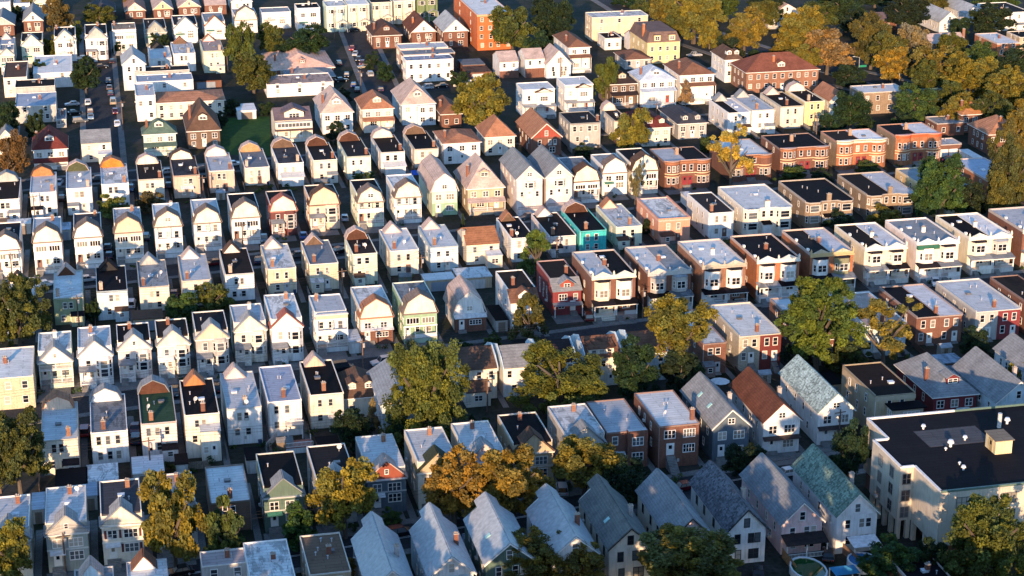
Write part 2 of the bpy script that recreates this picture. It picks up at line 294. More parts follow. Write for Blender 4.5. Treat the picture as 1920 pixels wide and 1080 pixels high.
# trees: cx top base width colour variant label
TREES='''
40 508 668 125 mix b large green and gold tree at left edge, mid height
40 768 935 130 mix b large dark and gold tree at left edge above bottom row
25 975 1110 95 gold m gold tree in bottom left corner
330 878 1075 118 gold m gold tree before the pinkish-roofed house
428 940 1075 90 green2 s dull green tree beside the brown-walled house
560 948 1030 80 green s bright green small tree before dark green house
648 860 1010 125 gold2 m orange-gold tree before black-roofed house
735 955 990 45 green s small dark shrub before slate-blue house
853 848 985 128 gold2 m orange-gold street tree, left of the pair
962 836 985 140 gold2 m orange-gold street tree, right of the pair
1095 818 938 150 gold m gold street tree left of the brick houses
1180 865 965 110 dark m dark green tree below the brick houses
800 612 845 165 mix2 w huge billowing gold-green tree at centre
662 765 850 85 dark m dark green tree beside small brown conifer
700 745 812 32 brownc c small brown-tipped conifer by the bungalow
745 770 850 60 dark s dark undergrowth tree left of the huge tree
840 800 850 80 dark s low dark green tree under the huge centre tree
1050 648 790 175 mix2 w spreading gold-green tree behind grey and blue roofs
1262 570 735 160 goldu u umbrella-shaped gold tree with bare forked trunk
1190 632 760 90 dark m dark green tree left of the umbrella tree
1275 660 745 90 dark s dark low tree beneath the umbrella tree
1530 512 705 155 mix2 b tall green-gold tree before the pale roofs
1655 560 690 130 goldsp p thin sparse gold tree right of the tall one
1590 635 700 90 green2 s low green tree behind the white gabled house
1490 640 690 60 dark s low dark tree behind white green-roofed house
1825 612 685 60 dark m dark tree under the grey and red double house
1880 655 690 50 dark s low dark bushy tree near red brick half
1903 672 745 45 gold s small gold tree at right edge above black roof
1757 287 430 112 green b big rounded green tree behind the cream doubles
1882 222 420 95 pine b tall dark gold pine at right edge
1660 385 425 70 gold s gold bushy tree under white-roofed brick double
1815 335 420 70 dark m dark green tree between big tree and pine
1872 320 430 70 mix m olive tree below the pine
1575 395 440 70 dark s dark small tree under black-roofed tan double
1370 240 352 95 ygold p bright yellow-gold sparse tree before bow fronts
1190 300 395 36 browns p thin brown half-bare tree behind gambrel houses
1185 203 300 72 gold m gold-green tree hiding narrow cream house
1136 108 198 58 mix m olive tree between white houses at upper centre
900 142 255 108 gold m round golden tree standing alone above orange roofs
960 -5 105 92 mix m gold-green tree beside tall orange brick block
1035 -10 90 95 dark b dark green tree left of cream flat building
1010 60 110 60 dark s dark small tree behind pink-roofed twins
452 38 135 56 mix m olive-gold tree right of white houses, upper left
476 98 176 84 mix m dark gold tree left of the salmon-roofed building
510 42 115 56 mix m olive tree left twin of dark round tree
575 48 118 95 dark m dark green round tree above salmon-roofed building
530 70 115 60 dark s dark tree between the olive and round trees
162 108 178 60 dark m dark green tree beside left upper street
188 8 52 60 mix m gold-green tree by dark hipped roof, top left
97 65 112 44 mix s olive small tree before white house, top left
112 -10 70 60 brownt m rusty-brown tree in top left
60 -8 30 50 gold s gold tree at very top left
250 -12 20 40 gold s gold tree at top edge above brick gables
15 190 270 60 dark m dark green tree at left edge below flat blocks
70 205 262 40 dark s dark shrubs beside the maroon roof
28 245 345 70 brownt m brownish-gold tree at left edge beside maroon roof
345 548 605 70 green s green bushy tree behind black-roofed gables
400 525 592 80 mix s gold-green bushy tree behind black-roofed gables
215 366 412 64 goldg s gold-green bush behind the bright orange cap
282 358 400 56 browns2 s brownish bush behind the cream-capped house
175 560 603 34 dark s dark bush between sage and lilac houses
1005 430 520 68 greeng k conical bright green tree beside white house
992 548 640 72 mix k dark conical tree with gold top by red house
684 322 345 48 green s green shrub behind the pale mint house
1540 318 348 50 dark s dark shrub before the black-roofed bow front
1490 312 340 60 green2 s green hedge tree before black-roofed bow front
1625 300 325 50 green2 s green shrub before yellow-corniced bow front
1300 -22 82 130 gold b broad golden treetop above avenue, left one
1250 -18 60 80 gold m gold tree left of the avenue treetops
1395 14 108 88 gold m gold tree beside avenue parking lot
1365 60 115 60 dark s dark tree under gold tree beside avenue
1500 8 128 100 gold b gold tree above brick mansion, left
1550 52 140 88 goldp m gold tree above brick mansion, right
1475 55 110 60 gold s gold tree touching brick mansion chimney
1585 -10 60 70 dark m dark tree left of the corrugated roof
1540 0 60 70 green2 m olive tree at top edge right of pink roof
1632 24 130 75 dgold b dull gold tree below corrugated roof
1705 42 145 75 browng m tan-gold airy tree beside pinkish roof
1752 82 175 85 gold m gold tree before the low cream annex
1817 98 195 95 gold b gold avenue tree above orange hipped roof
1885 128 220 95 gold b gold avenue tree at right edge
1700 -12 62 75 dark b dark green tree right of corrugated roof
1858 8 70 75 dark m dark green tree before silvery gables
1800 32 70 40 dark s small dark tree touching silvery gable
1900 85 150 70 dark m dark green tree right of orange-sided building
1592 168 258 92 dark b dark tree before long brown brick building
1555 215 265 60 dark s dark bush below the yellow house
1715 158 235 66 green m green tree before green-roofed brick house
1905 205 300 75 gold m gold tree beside the pinkish-orange hip roof
1590 122 165 55 dark s dark street tree by green signs
1395 828 905 80 dark m dark small street tree before slate-blue house
1588 790 925 82 dark m dark green tree left of the large black roof
1290 985 1115 235 goldg b broad dark and gold tree at bottom centre
992 998 1105 150 gold b gold tree at bottom, left of broad tree
1095 1022 1115 100 gold m gold low tree touching cream brick gable
645 1045 1100 60 gold s gold bush below tan-brown flat roof
735 1045 1105 75 mix s dull bush before streaked metal roof
858 1058 1110 60 green s green bush at bottom under light blue house
1670 1018 1120 140 green b green tree above bottom right pools
1840 930 1130 180 ygreen b big yellow-green tree before the large building
1745 1010 1110 70 dark m dark tree at foot of large building
632 225 270 40 dark k dark conical tree below white hip house
1285 150 200 34 brownc c small brown conifer before white porch house
868 400 438 12 dark c slim dark cypress before tiered balconies
1000 100 125 30 dark s dark shrub between twin houses
1695 255 300 40 dark s dark hedge tree below low brick building
1440 -15 45 70 dark m dark tree at top edge left of pink-roofed house
1350 -18 40 80 green2 m olive tree at top edge above avenue
1215 -15 40 60 green2 m olive tree behind mansard house at top edge
1170 -18 12 60 dark s dark tree above cream flat building
1665 60 150 70 mix m olive tree between tan-gold and dull gold trees
1610 20 75 60 dark m dark tree behind dull gold tree
1780 60 120 55 mix m olive tree right of airy tan-gold tree
1840 80 140 60 green2 m olive tree beside orange-sided building
1860 175 250 80 mixd m dull olive tree behind smooth orange hip roof
1920 175 250 60 gold m gold tree cut by right edge below another gold one
1780 150 215 60 mix m olive tree behind the green roof
1690 205 250 50 dark s dark bush beside low grey-roofed brick
1460 105 150 46 green2 s olive tree left of brick mansion roof
1420 95 122 50 dark s dark tree behind brick mansion
1870 -15 25 70 green2 m olive tree at top edge, far right
1560 -20 20 60 dark m dark tree at top edge above brick mansion
1640 -18 15 60 dark m dark tree at top edge above corrugated roof
1745 -14 30 60 mix m olive tree left of silvery gables at top edge
75 110 150 34 dark s dark bush before the brown flat roof
35 10 40 30 dark s dark bush between top left gables
300 60 92 40 dark s dark bush before green gabled house
140 40 80 36 mix s olive bush between two-dish house and brown tree
225 62 100 30 dark s dark bush before flat tan roof
860 130 162 40 dark s dark bush beside white fence
700 98 128 40 dark s dark bush right of central upper street cars
720 118 152 44 dark s dark bush before pink-ended building
645 165 190 36 dark s dark bush at white long building corner
1095 270 300 40 dark s dark shrub right of light grey house
1330 255 285 46 green s green bush under white black-topped house
1240 270 300 30 dark s dark shrub under dormered dark red roof
1440 365 400 40 dark s dark shrub between cream and tan doubles
1215 410 440 30 dark s dark shrub between yellow-green and salmon houses
925 625 650 40 green s green shrub before full gambrel house
870 640 665 40 dark s dark shrub left of the grey shingled roof
960 780 840 60 dark s dark tree below the spreading tree
900 775 840 50 dark s dark tree between billowing tree and annex
1440 870 905 50 dark s dark shrub before white brown-roofed house
440 1030 1080 60 dark s dark shrub at foot of dull green tree
505 1040 1085 50 green2 s olive shrub left of bright roof at bottom
1500 85 150 70 gold m gold tree left of brick mansion chimney
1672 88 160 60 gold2 m orange tree behind the tall lamp post
1790 175 240 70 gold m gold tree behind smooth orange hip, left
1850 118 185 70 gold2 m orange-gold tree below white-roofed orange building
1735 115 190 60 mix m olive tree right of the tall lamp post
1260 20 85 60 mix m olive tree left of avenue parking
1430 -5 60 60 mix m olive tree above avenue bend
1330 40 92 44 gold s small gold tree beside avenue parking
415 205 240 30 dark s dark bush at lawn corner below brown hip
500 190 215 36 dark s dark bush at far lawn edge
435 188 214 50 dark s dark shrubs along the far lawn edge
'''
# cars: x y colour kind direction(y deg) label
CARS='''
190 124 dark s 9 dark car parked across the end of left upper street
203 151 dark s 90 dark car, top of right-hand line on left upper street
205 163 gray s 90 grey car, second in right-hand line on left upper street
207 174 navy s 90 navy car, third in right-hand line on left upper street
212 190 tan v 90 tan van on left upper street
216 208 maroon s 90 maroon car between tan van and white car
220 231 white s 90 white car, lowest on left upper street
159 162 dark s 90 dark car beneath the dark green street tree
165 191 white u 90 white car in the middle of left upper street
169 206 gray s 90 grey car below white one, left upper street
170 218 lblue s 90 pale blue car below grey one, left upper street
135 194 silver s 5 silver car parked crosswise beside grey block
140 210 dark s 5 dark car, upper one beside the small annex
150 225 gray u 5 grey car, lower one beside the small annex
210 114 dark s 90 dark car in driveway beside flat tan roof
152 108 white s 5 white car beside brick ground floor house
660 90 red s 75 red car at top of central upper street
666 100 silver s 75 silver car behind the red one
672 110 dark s 75 dark car in right-hand line, central upper street
679 117 maroon s 75 maroon car in right-hand line, central upper street
683 124 tan s 5 beige car standing across central upper street
694 138 silver u 90 silver car parked below the beige one
635 118 dark u 90 dark car by salmon-roofed building corner
650 140 dark s 80 black car midway down central upper street
640 149 dark s 10 black car parked beside brick wing
663 158 blue s 80 blue car with pale bonnet, central upper street
670 167 dark s 80 black car just below the blue one
721 142 white s 20 white car in driveway by long white building
714 166 navy s 85 navy car at lower right of central upper street
799 163 silver u 9 silver car along fence of white long building
828 160 dark s 9 black car right of silver one by fence
871 152 maroon s 9 dark maroon car behind the golden round tree
646 184 blue s 85 blue car behind the pinkish-grey hipped roof
661 55 dark s 9 dark car before cream bay-fronted house
110 342 silver s 80 silver car between first two orange-brown capped houses
116 370 dark s 85 dark car in drive below the silver one
180 334 gray s 10 grey car on street left of the orange cap
245 352 blue s 85 blue car in drive right of orange-capped house
310 321 silver s 5 silver-blue car behind dark grey roof
316 346 navy s 85 navy car between cream and tan-pink houses
439 306 white s 10 white car between pale pink cap and cream cap
375 316 gray s 10 grey car behind pale pink capped house
274 443 navy u 85 navy car beside peach-gabled house
202 462 dark s 85 dark car, upper one left of peach-gabled house
205 477 navy s 85 navy car, lower one left of peach-gabled house
165 522 silver s 8 silver car between two gable tips on street
86 531 white s 20 white car beside the large left tree
400 492 maroon s 8 dark red car left of black-roofed white house
246 568 white u 85 white car beside pale lilac house
326 552 maroon s 85 dark maroon car behind the green bushes
569 440 blue s 85 blue car beside salmon gambrel house
646 407 lblue s 85 pale blue car between salmon and cream gambrels
495 446 gray s 85 grey car left of dark red side wall
555 477 gray s 8 grey car on street near brick-chimney house
637 468 dark s 30 dark car beside arched cap
484 486 navy s 85 navy car at edge of street near white chimney
405 725 dark s 85 black car between orange tip and pink tip
327 733 dark s 85 black car right of the green flat roof
159 806 red u 85 dark red car left of white three-window house
253 803 maroon s 85 maroon car left of the green-roofed house
255 821 navy u 85 blue-black van below the maroon car
717 677 silver u 9 silver car on street left of the huge tree
641 688 dark v 9 black van on street behind brown bungalow
1104 592 maroon u 80 maroon car before the cream-porched double
1351 568 silver s 9 silver car above pale roof of beige-red double
1381 567 dark s 9 black car right of the silver one
1754 528 white s 75 white car before the green-awning double
1780 297 navy s 30 navy car before the white garage doors
1054 915 silver u 80 silver car under the gold street trees
1288 910 maroon s 9 dark red car behind the pink gable roof
1481 884 white s 9 white car between pink house and green roof
1553 1038 dark s 70 black car between pink and pale gabled houses
752 996 dark u 9 black car behind streaked metal roof
877 1012 lblue s 80 pale blue car behind blue-walled gable house
335 1070 dark s 9 black car at bottom edge under gold tree
1422 1075 dark s 70 black car at bottom beside mottled slate house
1302 102 silver p 5 silver pickup truck in lot by the avenue
1337 128 lblue s 5 pale blue car in lot beside brick mansion
1256 212 blue s 80 blue car behind the dark red-brown roof
988 405 gray s 20 grey car before the left pinkish twin
'''
POLES='''
1260 0 -0
'''
CAMH=H
# ------------------------------------------------------------------ colours (linear base colours)
COL=dict(white=(.82,.81,.79),cream=(.76,.70,.59),creamy=(.78,.71,.54),cream3=(.68,.58,.42),creamg=(.66,.70,.54),tan=(.50,.40,.27),tan2=(.42,.37,.29),tan3=(.56,.47,.32),
 tan4=(.5,.36,.18),tanw=(.70,.64,.54),tanp=(.60,.45,.36),yellow=(.74,.60,.32),yellow2=(.64,.56,.41),yel=(.80,.60,.28),yelst=(.6,.42,.2),sage=(.33,.36,.33),sage2=(.16,.22,.10),sagel=(.30,.36,.22),
 green=(.30,.46,.30),mint=(.60,.72,.60),mintc=(.68,.72,.56),mintw=(.66,.74,.64),dgreen=(.10,.16,.13),olive=(.24,.24,.14),
 slate=(.10,.135,.17),lblue=(.58,.70,.76),blue=(.03,.08,.22),teal=(.04,.47,.46),pink=(.80,.58,.56),pinkw=(.76,.66,.62),sal=(.76,.54,.40),salm=(.62,.30,.20),salmb=(.72,.74,.74),
 gray=(.45,.44,.42),maroon=(.16,.02,.025),red=(.20,.028,.032),red2=(.14,.025,.022),redw=(.13,.035,.032),redp=(.34,.06,.035),redo=(.55,.10,.03),redsh=(.28,.07,.04),
 brown=(.15,.095,.065),brick=(.17,.075,.05),brick2=(.20,.08,.05),brick3=(.26,.13,.08),brick4=(.26,.19,.13),obrick=(.34,.13,.06),ored=(.50,.13,.04),
 cap2=(.5,.2,.07),ORB=(.60,.20,.04),ORt=(.42,.26,.13),DB=(.10,.045,.03),DG=(.08,.085,.045),OR=(.50,.19,.08),black=(.03,.03,.035))
ROOF=dict(L=(.68,.71,.72),W=(.84,.84,.84),M=(.26,.29,.32),K=(.009,.008,.011),K2=(.022,.020,.026),KG=(.055,.058,.072),G=(.035,.075,.045),S=(.42,.48,.60),C=(.04,.034,.036),
 BR=(.12,.072,.052),DB=(.07,.045,.038),DBK=(.04,.028,.028),MB=(.15,.06,.038),RB=(.20,.10,.065),RS=(.36,.16,.08),OR=(.36,.17,.10),SR=(.36,.13,.10),TN=(.52,.40,.35),TNP=(.74,.47,.36),TNO=(.40,.20,.12),TNOB=(.3,.15,.09),
 TNB=(.34,.2,.15),TNF=(.36,.29,.22),TNF2=(.44,.37,.37),TNF3=(.27,.18,.12),ORB2=(.48,.22,.10),GS=(.25,.265,.28),GB=(.28,.37,.37),GW=(.40,.43,.45),DS=(.17,.18,.17),DM=(.11,.115,.13),
 GRN=(.15,.21,.17),GG=(.10,.15,.12),DG=(.05,.06,.04),MR=(.14,.035,.03),MRB=(.20,.075,.05),PU=(.16,.125,.145),MN=(.17,.115,.10),LB=(.48,.56,.66),LBR=(.4,.4,.5),DBR=(.09,.05,.04),TNR=(.4,.3,.26))
TWO={'KL':('K','W'),'LK':('L','K'),'LS':('L','M')}
# ------------------------------------------------------------------ materials
def newmat(name):
    m=bpy.data.materials.new(name); m.use_nodes=True
    nt=m.node_tree; return m,nt,nt.nodes['Principled BSDF']
def N(nt,t,**k):
    n=nt.nodes.new(t)
    for a,b in k.items():
        if a.startswith('i_'): n.inputs[a[2:].replace('_',' ')].default_value=b
        else: setattr(n,a,b)
    return n
def coords(nt,scale=(1,1,1),rand=30.):
    """object coordinates shifted by a per-object random amount so no two houses share a stain"""
    tc=N(nt,'ShaderNodeTexCoord'); oi=N(nt,'ShaderNodeObjectInfo')
    mu=N(nt,'ShaderNodeMath',operation='MULTIPLY'); mu.inputs[1].default_value=rand
    nt.links.new(oi.outputs['Random'],mu.inputs[0])
    va=N(nt,'ShaderNodeVectorMath',operation='ADD')
    nt.links.new(tc.outputs['Object'],va.inputs[0]); nt.links.new(mu.outputs[0],va.inputs[1])
    mp=N(nt,'ShaderNodeMapping'); mp.inputs['Scale'].default_value=scale
    nt.links.new(va.outputs[0],mp.inputs[0])
    return mp.outputs[0],oi,tc
def ramp(nt,src,p0,c0,p1,c1):
    r=N(nt,'ShaderNodeValToRGB'); e=r.color_ramp.elements
    e[0].position=p0;e[0].color=c0;e[1].position=p1;e[1].color=c1
    nt.links.new(src,r.inputs[0]); return r.outputs[0]
def mul(nt,a,b,fac=1.,mode='MULTIPLY'):
    m=N(nt,'ShaderNodeMix',data_type='RGBA',blend_type=mode); m.inputs[0].default_value=fac
    nt.links.new(a,m.inputs[6]); nt.links.new(b,m.inputs[7]); return m.outputs[2]
def g(v): return (v,v,v,1)
def m_wall(name,kind):
    m,nt,b=newmat(name); co,oi,tc=coords(nt)
    n1=N(nt,'ShaderNodeTexNoise'); n1.inputs['Scale'].default_value=.55; n1.inputs['Detail'].default_value=6; nt.links.new(co,n1.inputs['Vector'])
    col=mul(nt,oi.outputs['Color'],ramp(nt,n1.outputs[0],.3,g(.82),.7,g(1.06)))
    # rain streaks
    mp=N(nt,'ShaderNodeMapping'); mp.inputs['Scale'].default_value=(2.2,2.2,.22); nt.links.new(co,mp.inputs[0])
    n2=N(nt,'ShaderNodeTexNoise'); n2.inputs['Scale'].default_value=1.6; n2.inputs['Detail'].default_value=4; nt.links.new(mp.outputs[0],n2.inputs['Vector'])
    col=mul(nt,col,ramp(nt,n2.outputs[0],.36,(.84,.82,.79,1),.50,g(1)))
    if kind=='siding':
        w=N(nt,'ShaderNodeTexWave',wave_type='BANDS',bands_direction='Z',wave_profile='SAW'); w.inputs['Scale'].default_value=1.25; nt.links.new(tc.outputs['Object'],w.inputs['Vector'])
        col=mul(nt,col,ramp(nt,w.outputs[0],0,g(1),1,g(.90)))
        bp=N(nt,'ShaderNodeBump'); bp.inputs['Strength'].default_value=.35; bp.inputs['Distance'].default_value=.04; nt.links.new(w.outputs[0],bp.inputs['Height']); nt.links.new(bp.outputs[0],b.inputs['Normal'])
        b.inputs['Roughness'].default_value=.62
    elif kind=='brick':
        sx=N(nt,'ShaderNodeSeparateXYZ'); nt.links.new(tc.outputs['Object'],sx.inputs[0])
        ad=N(nt,'ShaderNodeMath',operation='ADD'); nt.links.new(sx.outputs[0],ad.inputs[0]); nt.links.new(sx.outputs[1],ad.inputs[1])
        cx=N(nt,'ShaderNodeCombineXYZ'); nt.links.new(ad.outputs[0],cx.inputs[0]); nt.links.new(sx.outputs[2],cx.inputs[1])
        br=N(nt,'ShaderNodeTexBrick'); br.inputs['Scale'].default_value=2.2; br.inputs['Mortar Size'].default_value=.02
        br.inputs['Color1'].default_value=g(1.1); br.inputs['Color2'].default_value=g(.72); br.inputs['Mortar'].default_value=g(1.35); nt.links.new(cx.outputs[0],br.inputs['Vector'])
        col=mul(nt,col,br.outputs[0]); b.inputs['Roughness'].default_value=.85
    else: b.inputs['Roughness'].default_value=.8
    nt.links.new(col,b.inputs['Base Color']); return m
def m_flat():
    m,nt,b=newmat('rolled_roofing'); co,oi,tc=coords(nt)
    n1=N(nt,'ShaderNodeTexNoise'); n1.inputs['Scale'].default_value=.35; n1.inputs['Detail'].default_value=7; n1.inputs['Roughness'].default_value=.65; nt.links.new(co,n1.inputs['Vector'])
    col=mul(nt,oi.outputs['Color'],ramp(nt,n1.outputs[0],.32,g(.82),.62,g(1.06)))
    rr_=N(nt,'ShaderNodeMath',operation='FRACT'); r2_=N(nt,'ShaderNodeMath',operation='MULTIPLY'); r2_.inputs[1].default_value=37.; nt.links.new(oi.outputs['Random'],r2_.inputs[0]); nt.links.new(r2_.outputs[0],rr_.inputs[0])
    col=mul(nt,col,ramp(nt,rr_.outputs[0],0.,(.62,.63,.66,1),1.,(1.08,1.05,1.,1)))
    n3=N(nt,'ShaderNodeTexNoise'); n3.inputs['Scale'].default_value=1.7; n3.inputs['Detail'].default_value=5; nt.links.new(co,n3.inputs['Vector'])
    col=mul(nt,col,ramp(nt,n3.outputs[0],.30,g(.45),.38,g(1)),.35)
    # ponding rings / tar patches of odd shape
    vo=N(nt,'ShaderNodeTexVoronoi'); vo.inputs['Scale'].default_value=.45; nt.links.new(co,vo.inputs['Vector'])
    col=mul(nt,col,ramp(nt,vo.outputs['Distance'],.10,g(.6),.22,g(1)),.5)
    br=N(nt,'ShaderNodeTexBrick'); br.inputs['Scale'].default_value=1.; br.inputs['Brick Width'].default_value=5.; br.inputs['Row Height'].default_value=.95; br.inputs['Mortar Size'].default_value=.075; br.inputs['Mortar Smooth'].default_value=.3
    br.inputs['Color1'].default_value=g(1.05); br.inputs['Color2'].default_value=g(.90); br.inputs['Mortar'].default_value=g(.62); nt.links.new(co,br.inputs['Vector'])
    col=mul(nt,col,br.outputs[0],.8)
    # worn areas of odd outline on about half the roofs
    mp=N(nt,'ShaderNodeMapping'); mp.inputs['Scale'].default_value=(1.,.35,1.); nt.links.new(co,mp.inputs[0])
    n4=N(nt,'ShaderNodeTexNoise'); n4.inputs['Scale'].default_value=.55; n4.inputs['Detail'].default_value=9; n4.inputs['Roughness'].default_value=.75; n4.inputs['Distortion'].default_value=.8; nt.links.new(mp.outputs[0],n4.inputs['Vector'])
    wr=N(nt,'ShaderNodeMath',operation='GREATER_THAN'); nt.links.new(oi.outputs['Random'],wr.inputs[0]); wr.inputs[1].default_value=.68
    mx=N(nt,'ShaderNodeMix',data_type='RGBA',blend_type='MULTIPLY'); nt.links.new(wr.outputs[0],mx.inputs[0]); nt.links.new(col,mx.inputs[6]); nt.links.new(ramp(nt,n4.outputs[0],.50,g(1),.56,g(.55)),mx.inputs[7]); col=mx.outputs[2]
    nt.links.new(col,b.inputs['Base Color']); b.inputs['Roughness'].default_value=.9; b.inputs['Specular IOR Level'].default_value=.08
    bp=N(nt,'ShaderNodeBump'); bp.inputs['Strength'].default_value=.5; bp.inputs['Distance'].default_value=.08; nt.links.new(n1.outputs[0],bp.inputs['Height']); nt.links.new(bp.outputs[0],b.inputs['Normal'])
    return m
def m_shingle(name,mott=.0):
    m,nt,b=newmat(name); co,oi,tc=coords(nt)
    n1=N(nt,'ShaderNodeTexNoise'); n1.inputs['Scale'].default_value=.4; n1.inputs['Detail'].default_value=6; nt.links.new(co,n1.inputs['Vector'])
    col=mul(nt,oi.outputs['Color'],ramp(nt,n1.outputs[0],.3,g(.78),.68,g(1.12)))
    vo=N(nt,'ShaderNodeTexVoronoi',feature='F1'); vo.inputs['Scale'].default_value=2.6; nt.links.new(co,vo.inputs['Vector'])
    sp=N(nt,'ShaderNodeSeparateColor'); nt.links.new(vo.outputs['Color'],sp.inputs[0])
    a=.62 if mott else .86; c=1.75 if mott else 1.12
    col=mul(nt,col,ramp(nt,sp.outputs[0],.0,g(a),1.,g(c)))
    w=N(nt,'ShaderNodeTexWave',wave_type='BANDS',bands_direction='Z',wave_profile='SAW'); w.inputs['Scale'].default_value=1.0; w.inputs['Distortion'].default_value=.6; w.inputs['Detail Scale'].default_value=4; nt.links.new(tc.outputs['Object'],w.inputs['Vector'])
    col=mul(nt,col,ramp(nt,w.outputs[0],0,g(1.04),1,g(.80)))
    bp=N(nt,'ShaderNodeBump'); bp.inputs['Strength'].default_value=.5; bp.inputs['Distance'].default_value=.05; nt.links.new(w.outputs[0],bp.inputs['Height']); nt.links.new(bp.outputs[0],b.inputs['Normal'])
    nt.links.new(col,b.inputs['Base Color']); b.inputs['Roughness'].default_value=.9; b.inputs['Specular IOR Level'].default_value=.12; return m
def m_plain(name,rough=.6,noise=.15,metal=0.,scale=1.5):
    m,nt,b=newmat(name); co,oi,tc=coords(nt)
    n1=N(nt,'ShaderNodeTexNoise'); n1.inputs['Scale'].default_value=scale; n1.inputs['Detail'].default_value=5; nt.links.new(co,n1.inputs['Vector'])
    col=mul(nt,oi.outputs['Color'],ramp(nt,n1.outputs[0],.3,g(1-noise*1.5),.7,g(1+noise*.5)))
    nt.links.new(col,b.inputs['Base Color']); b.inputs['Roughness'].default_value=rough; b.inputs['Metallic'].default_value=metal; return m
def m_glass():
    m,nt,b=newmat('window_glass'); oi=N(nt,'ShaderNodeObjectInfo')
    r=N(nt,'ShaderNodeValToRGB'); r.color_ramp.interpolation='CONSTANT'; e=r.color_ramp.elements
    e[0].position=0;e[0].color=(.012,.014,.02,1);e[1].position=.4;e[1].color=(.03,.035,.045,1)
    for p,c in ((.58,(.10,.11,.12,1)),(.74,(.22,.2,.17,1)),(.88,(.42,.38,.32,1))):
        q=e.new(p); q.color=c
    nt.links.new(oi.outputs['Random'],r.inputs[0]); nt.links.new(r.outputs[0],b.inputs['Base Color'])
    b.inputs['Roughness'].default_value=.12; b.inputs['IOR'].default_value=1.5; return m
def m_leaf():
    m,nt,b=newmat('leaves'); oi=N(nt,'ShaderNodeObjectInfo'); at=N(nt,'ShaderNodeAttribute',attribute_name='tone')
    c=mul(nt,oi.outputs['Color'],at.outputs['Color'])
    nt.links.new(c,b.inputs['Base Color']); b.inputs['Roughness'].default_value=.65; b.inputs['Specular IOR Level'].default_value=.2
    tr=N(nt,'ShaderNodeBsdfTranslucent'); nt.links.new(c,tr.inputs[0])
    mx=N(nt,'ShaderNodeMixShader'); mx.inputs[0].default_value=.28
    out=nt.nodes['Material Output']; nt.links.new(b.outputs[0],mx.inputs[1]); nt.links.new(tr.outputs[0],mx.inputs[2]); nt.links.new(mx.outputs[0],out.inputs[0]); return m
def m_ground(name,cols,scale,rough=.9):
    m,nt,b=newmat(name); tc=N(nt,'ShaderNodeTexCoord')
    n1=N(nt,'ShaderNodeTexNoise'); n1.inputs['Scale'].default_value=scale; n1.inputs['Detail'].default_value=8; n1.inputs['Roughness'].default_value=.7; nt.links.new(tc.outputs['Object'],n1.inputs['Vector'])
    r=N(nt,'ShaderNodeValToRGB'); e=r.color_ramp.elements; e[0].position=.3; e[0].color=cols[0]+(1,); e[1].position=.72; e[1].color=cols[-1]+(1,)
    for i,c in enumerate(cols[1:-1]): q=e.new(.3+.42*(i+1)/(len(cols)-1)); q.color=c+(1,)
    nt.links.new(n1.outputs[0],r.inputs[0])
    n2=N(nt,'ShaderNodeTexNoise'); n2.inputs['Scale'].default_value=scale*14; n2.inputs['Detail'].default_value=4; nt.links.new(tc.outputs['Object'],n2.inputs['Vector'])
    c=mul(nt,r.outputs[0],ramp(nt,n2.outputs[0],.3,g(.65),.7,g(1.25)))
    nt.links.new(c,b.inputs['Base Color']); b.inputs['Roughness'].default_value=rough; b.inputs['Specular IOR Level'].default_value=.1; return m
M=dict(siding=m_wall('painted_siding','siding'),brick=m_wall('brickwork','brick'),stucco=m_wall('stucco','stucco'),flat=m_flat(),shingle=m_shingle('shingles'),mottled=m_shingle('mottled_shingles',1),
 trim=m_plain('painted_trim',.55,.10),paint=m_plain('car_paint',.22,.03),rubber=m_plain('rubber',.85,.1),metal=m_plain('sheet_metal',.4,.2),glass=m_glass(),leaf=m_leaf(),bark=m_plain('bark',.95,.4,scale=4),
 concrete=m_plain('concrete',.85,.25),fabric=m_plain('fabric',.9,.1),wood=m_plain('weathered_wood',.85,.3,scale=3),
 water=m_plain('pool_water',.05,.02),
 ground=m_ground('yard_soil',[(.010,.017,.008),(.025,.029,.018),(.044,.041,.036),(.075,.07,.066)],.09),
 asphalt=m_ground('street_asphalt',[(.024,.026,.030),(.036,.038,.043),(.050,.052,.057)],.15),
 walk=m_ground('pavement_concrete',[(.12,.12,.12),(.17,.165,.16),(.23,.22,.21)],.35),
 lawn=m_ground('lawn_grass',[(.012,.040,.009),(.025,.072,.016),(.05,.10,.025)],.5))
WMAT={k:'brick' for k in COL if k.startswith('brick') or k in('obrick','ored','red2','maroon','tan3','brown')}
WMAT.update(salm='stucco',yelst='stucco',salmb='stucco',tan2='brick',teal='brick',cream3='stucco')
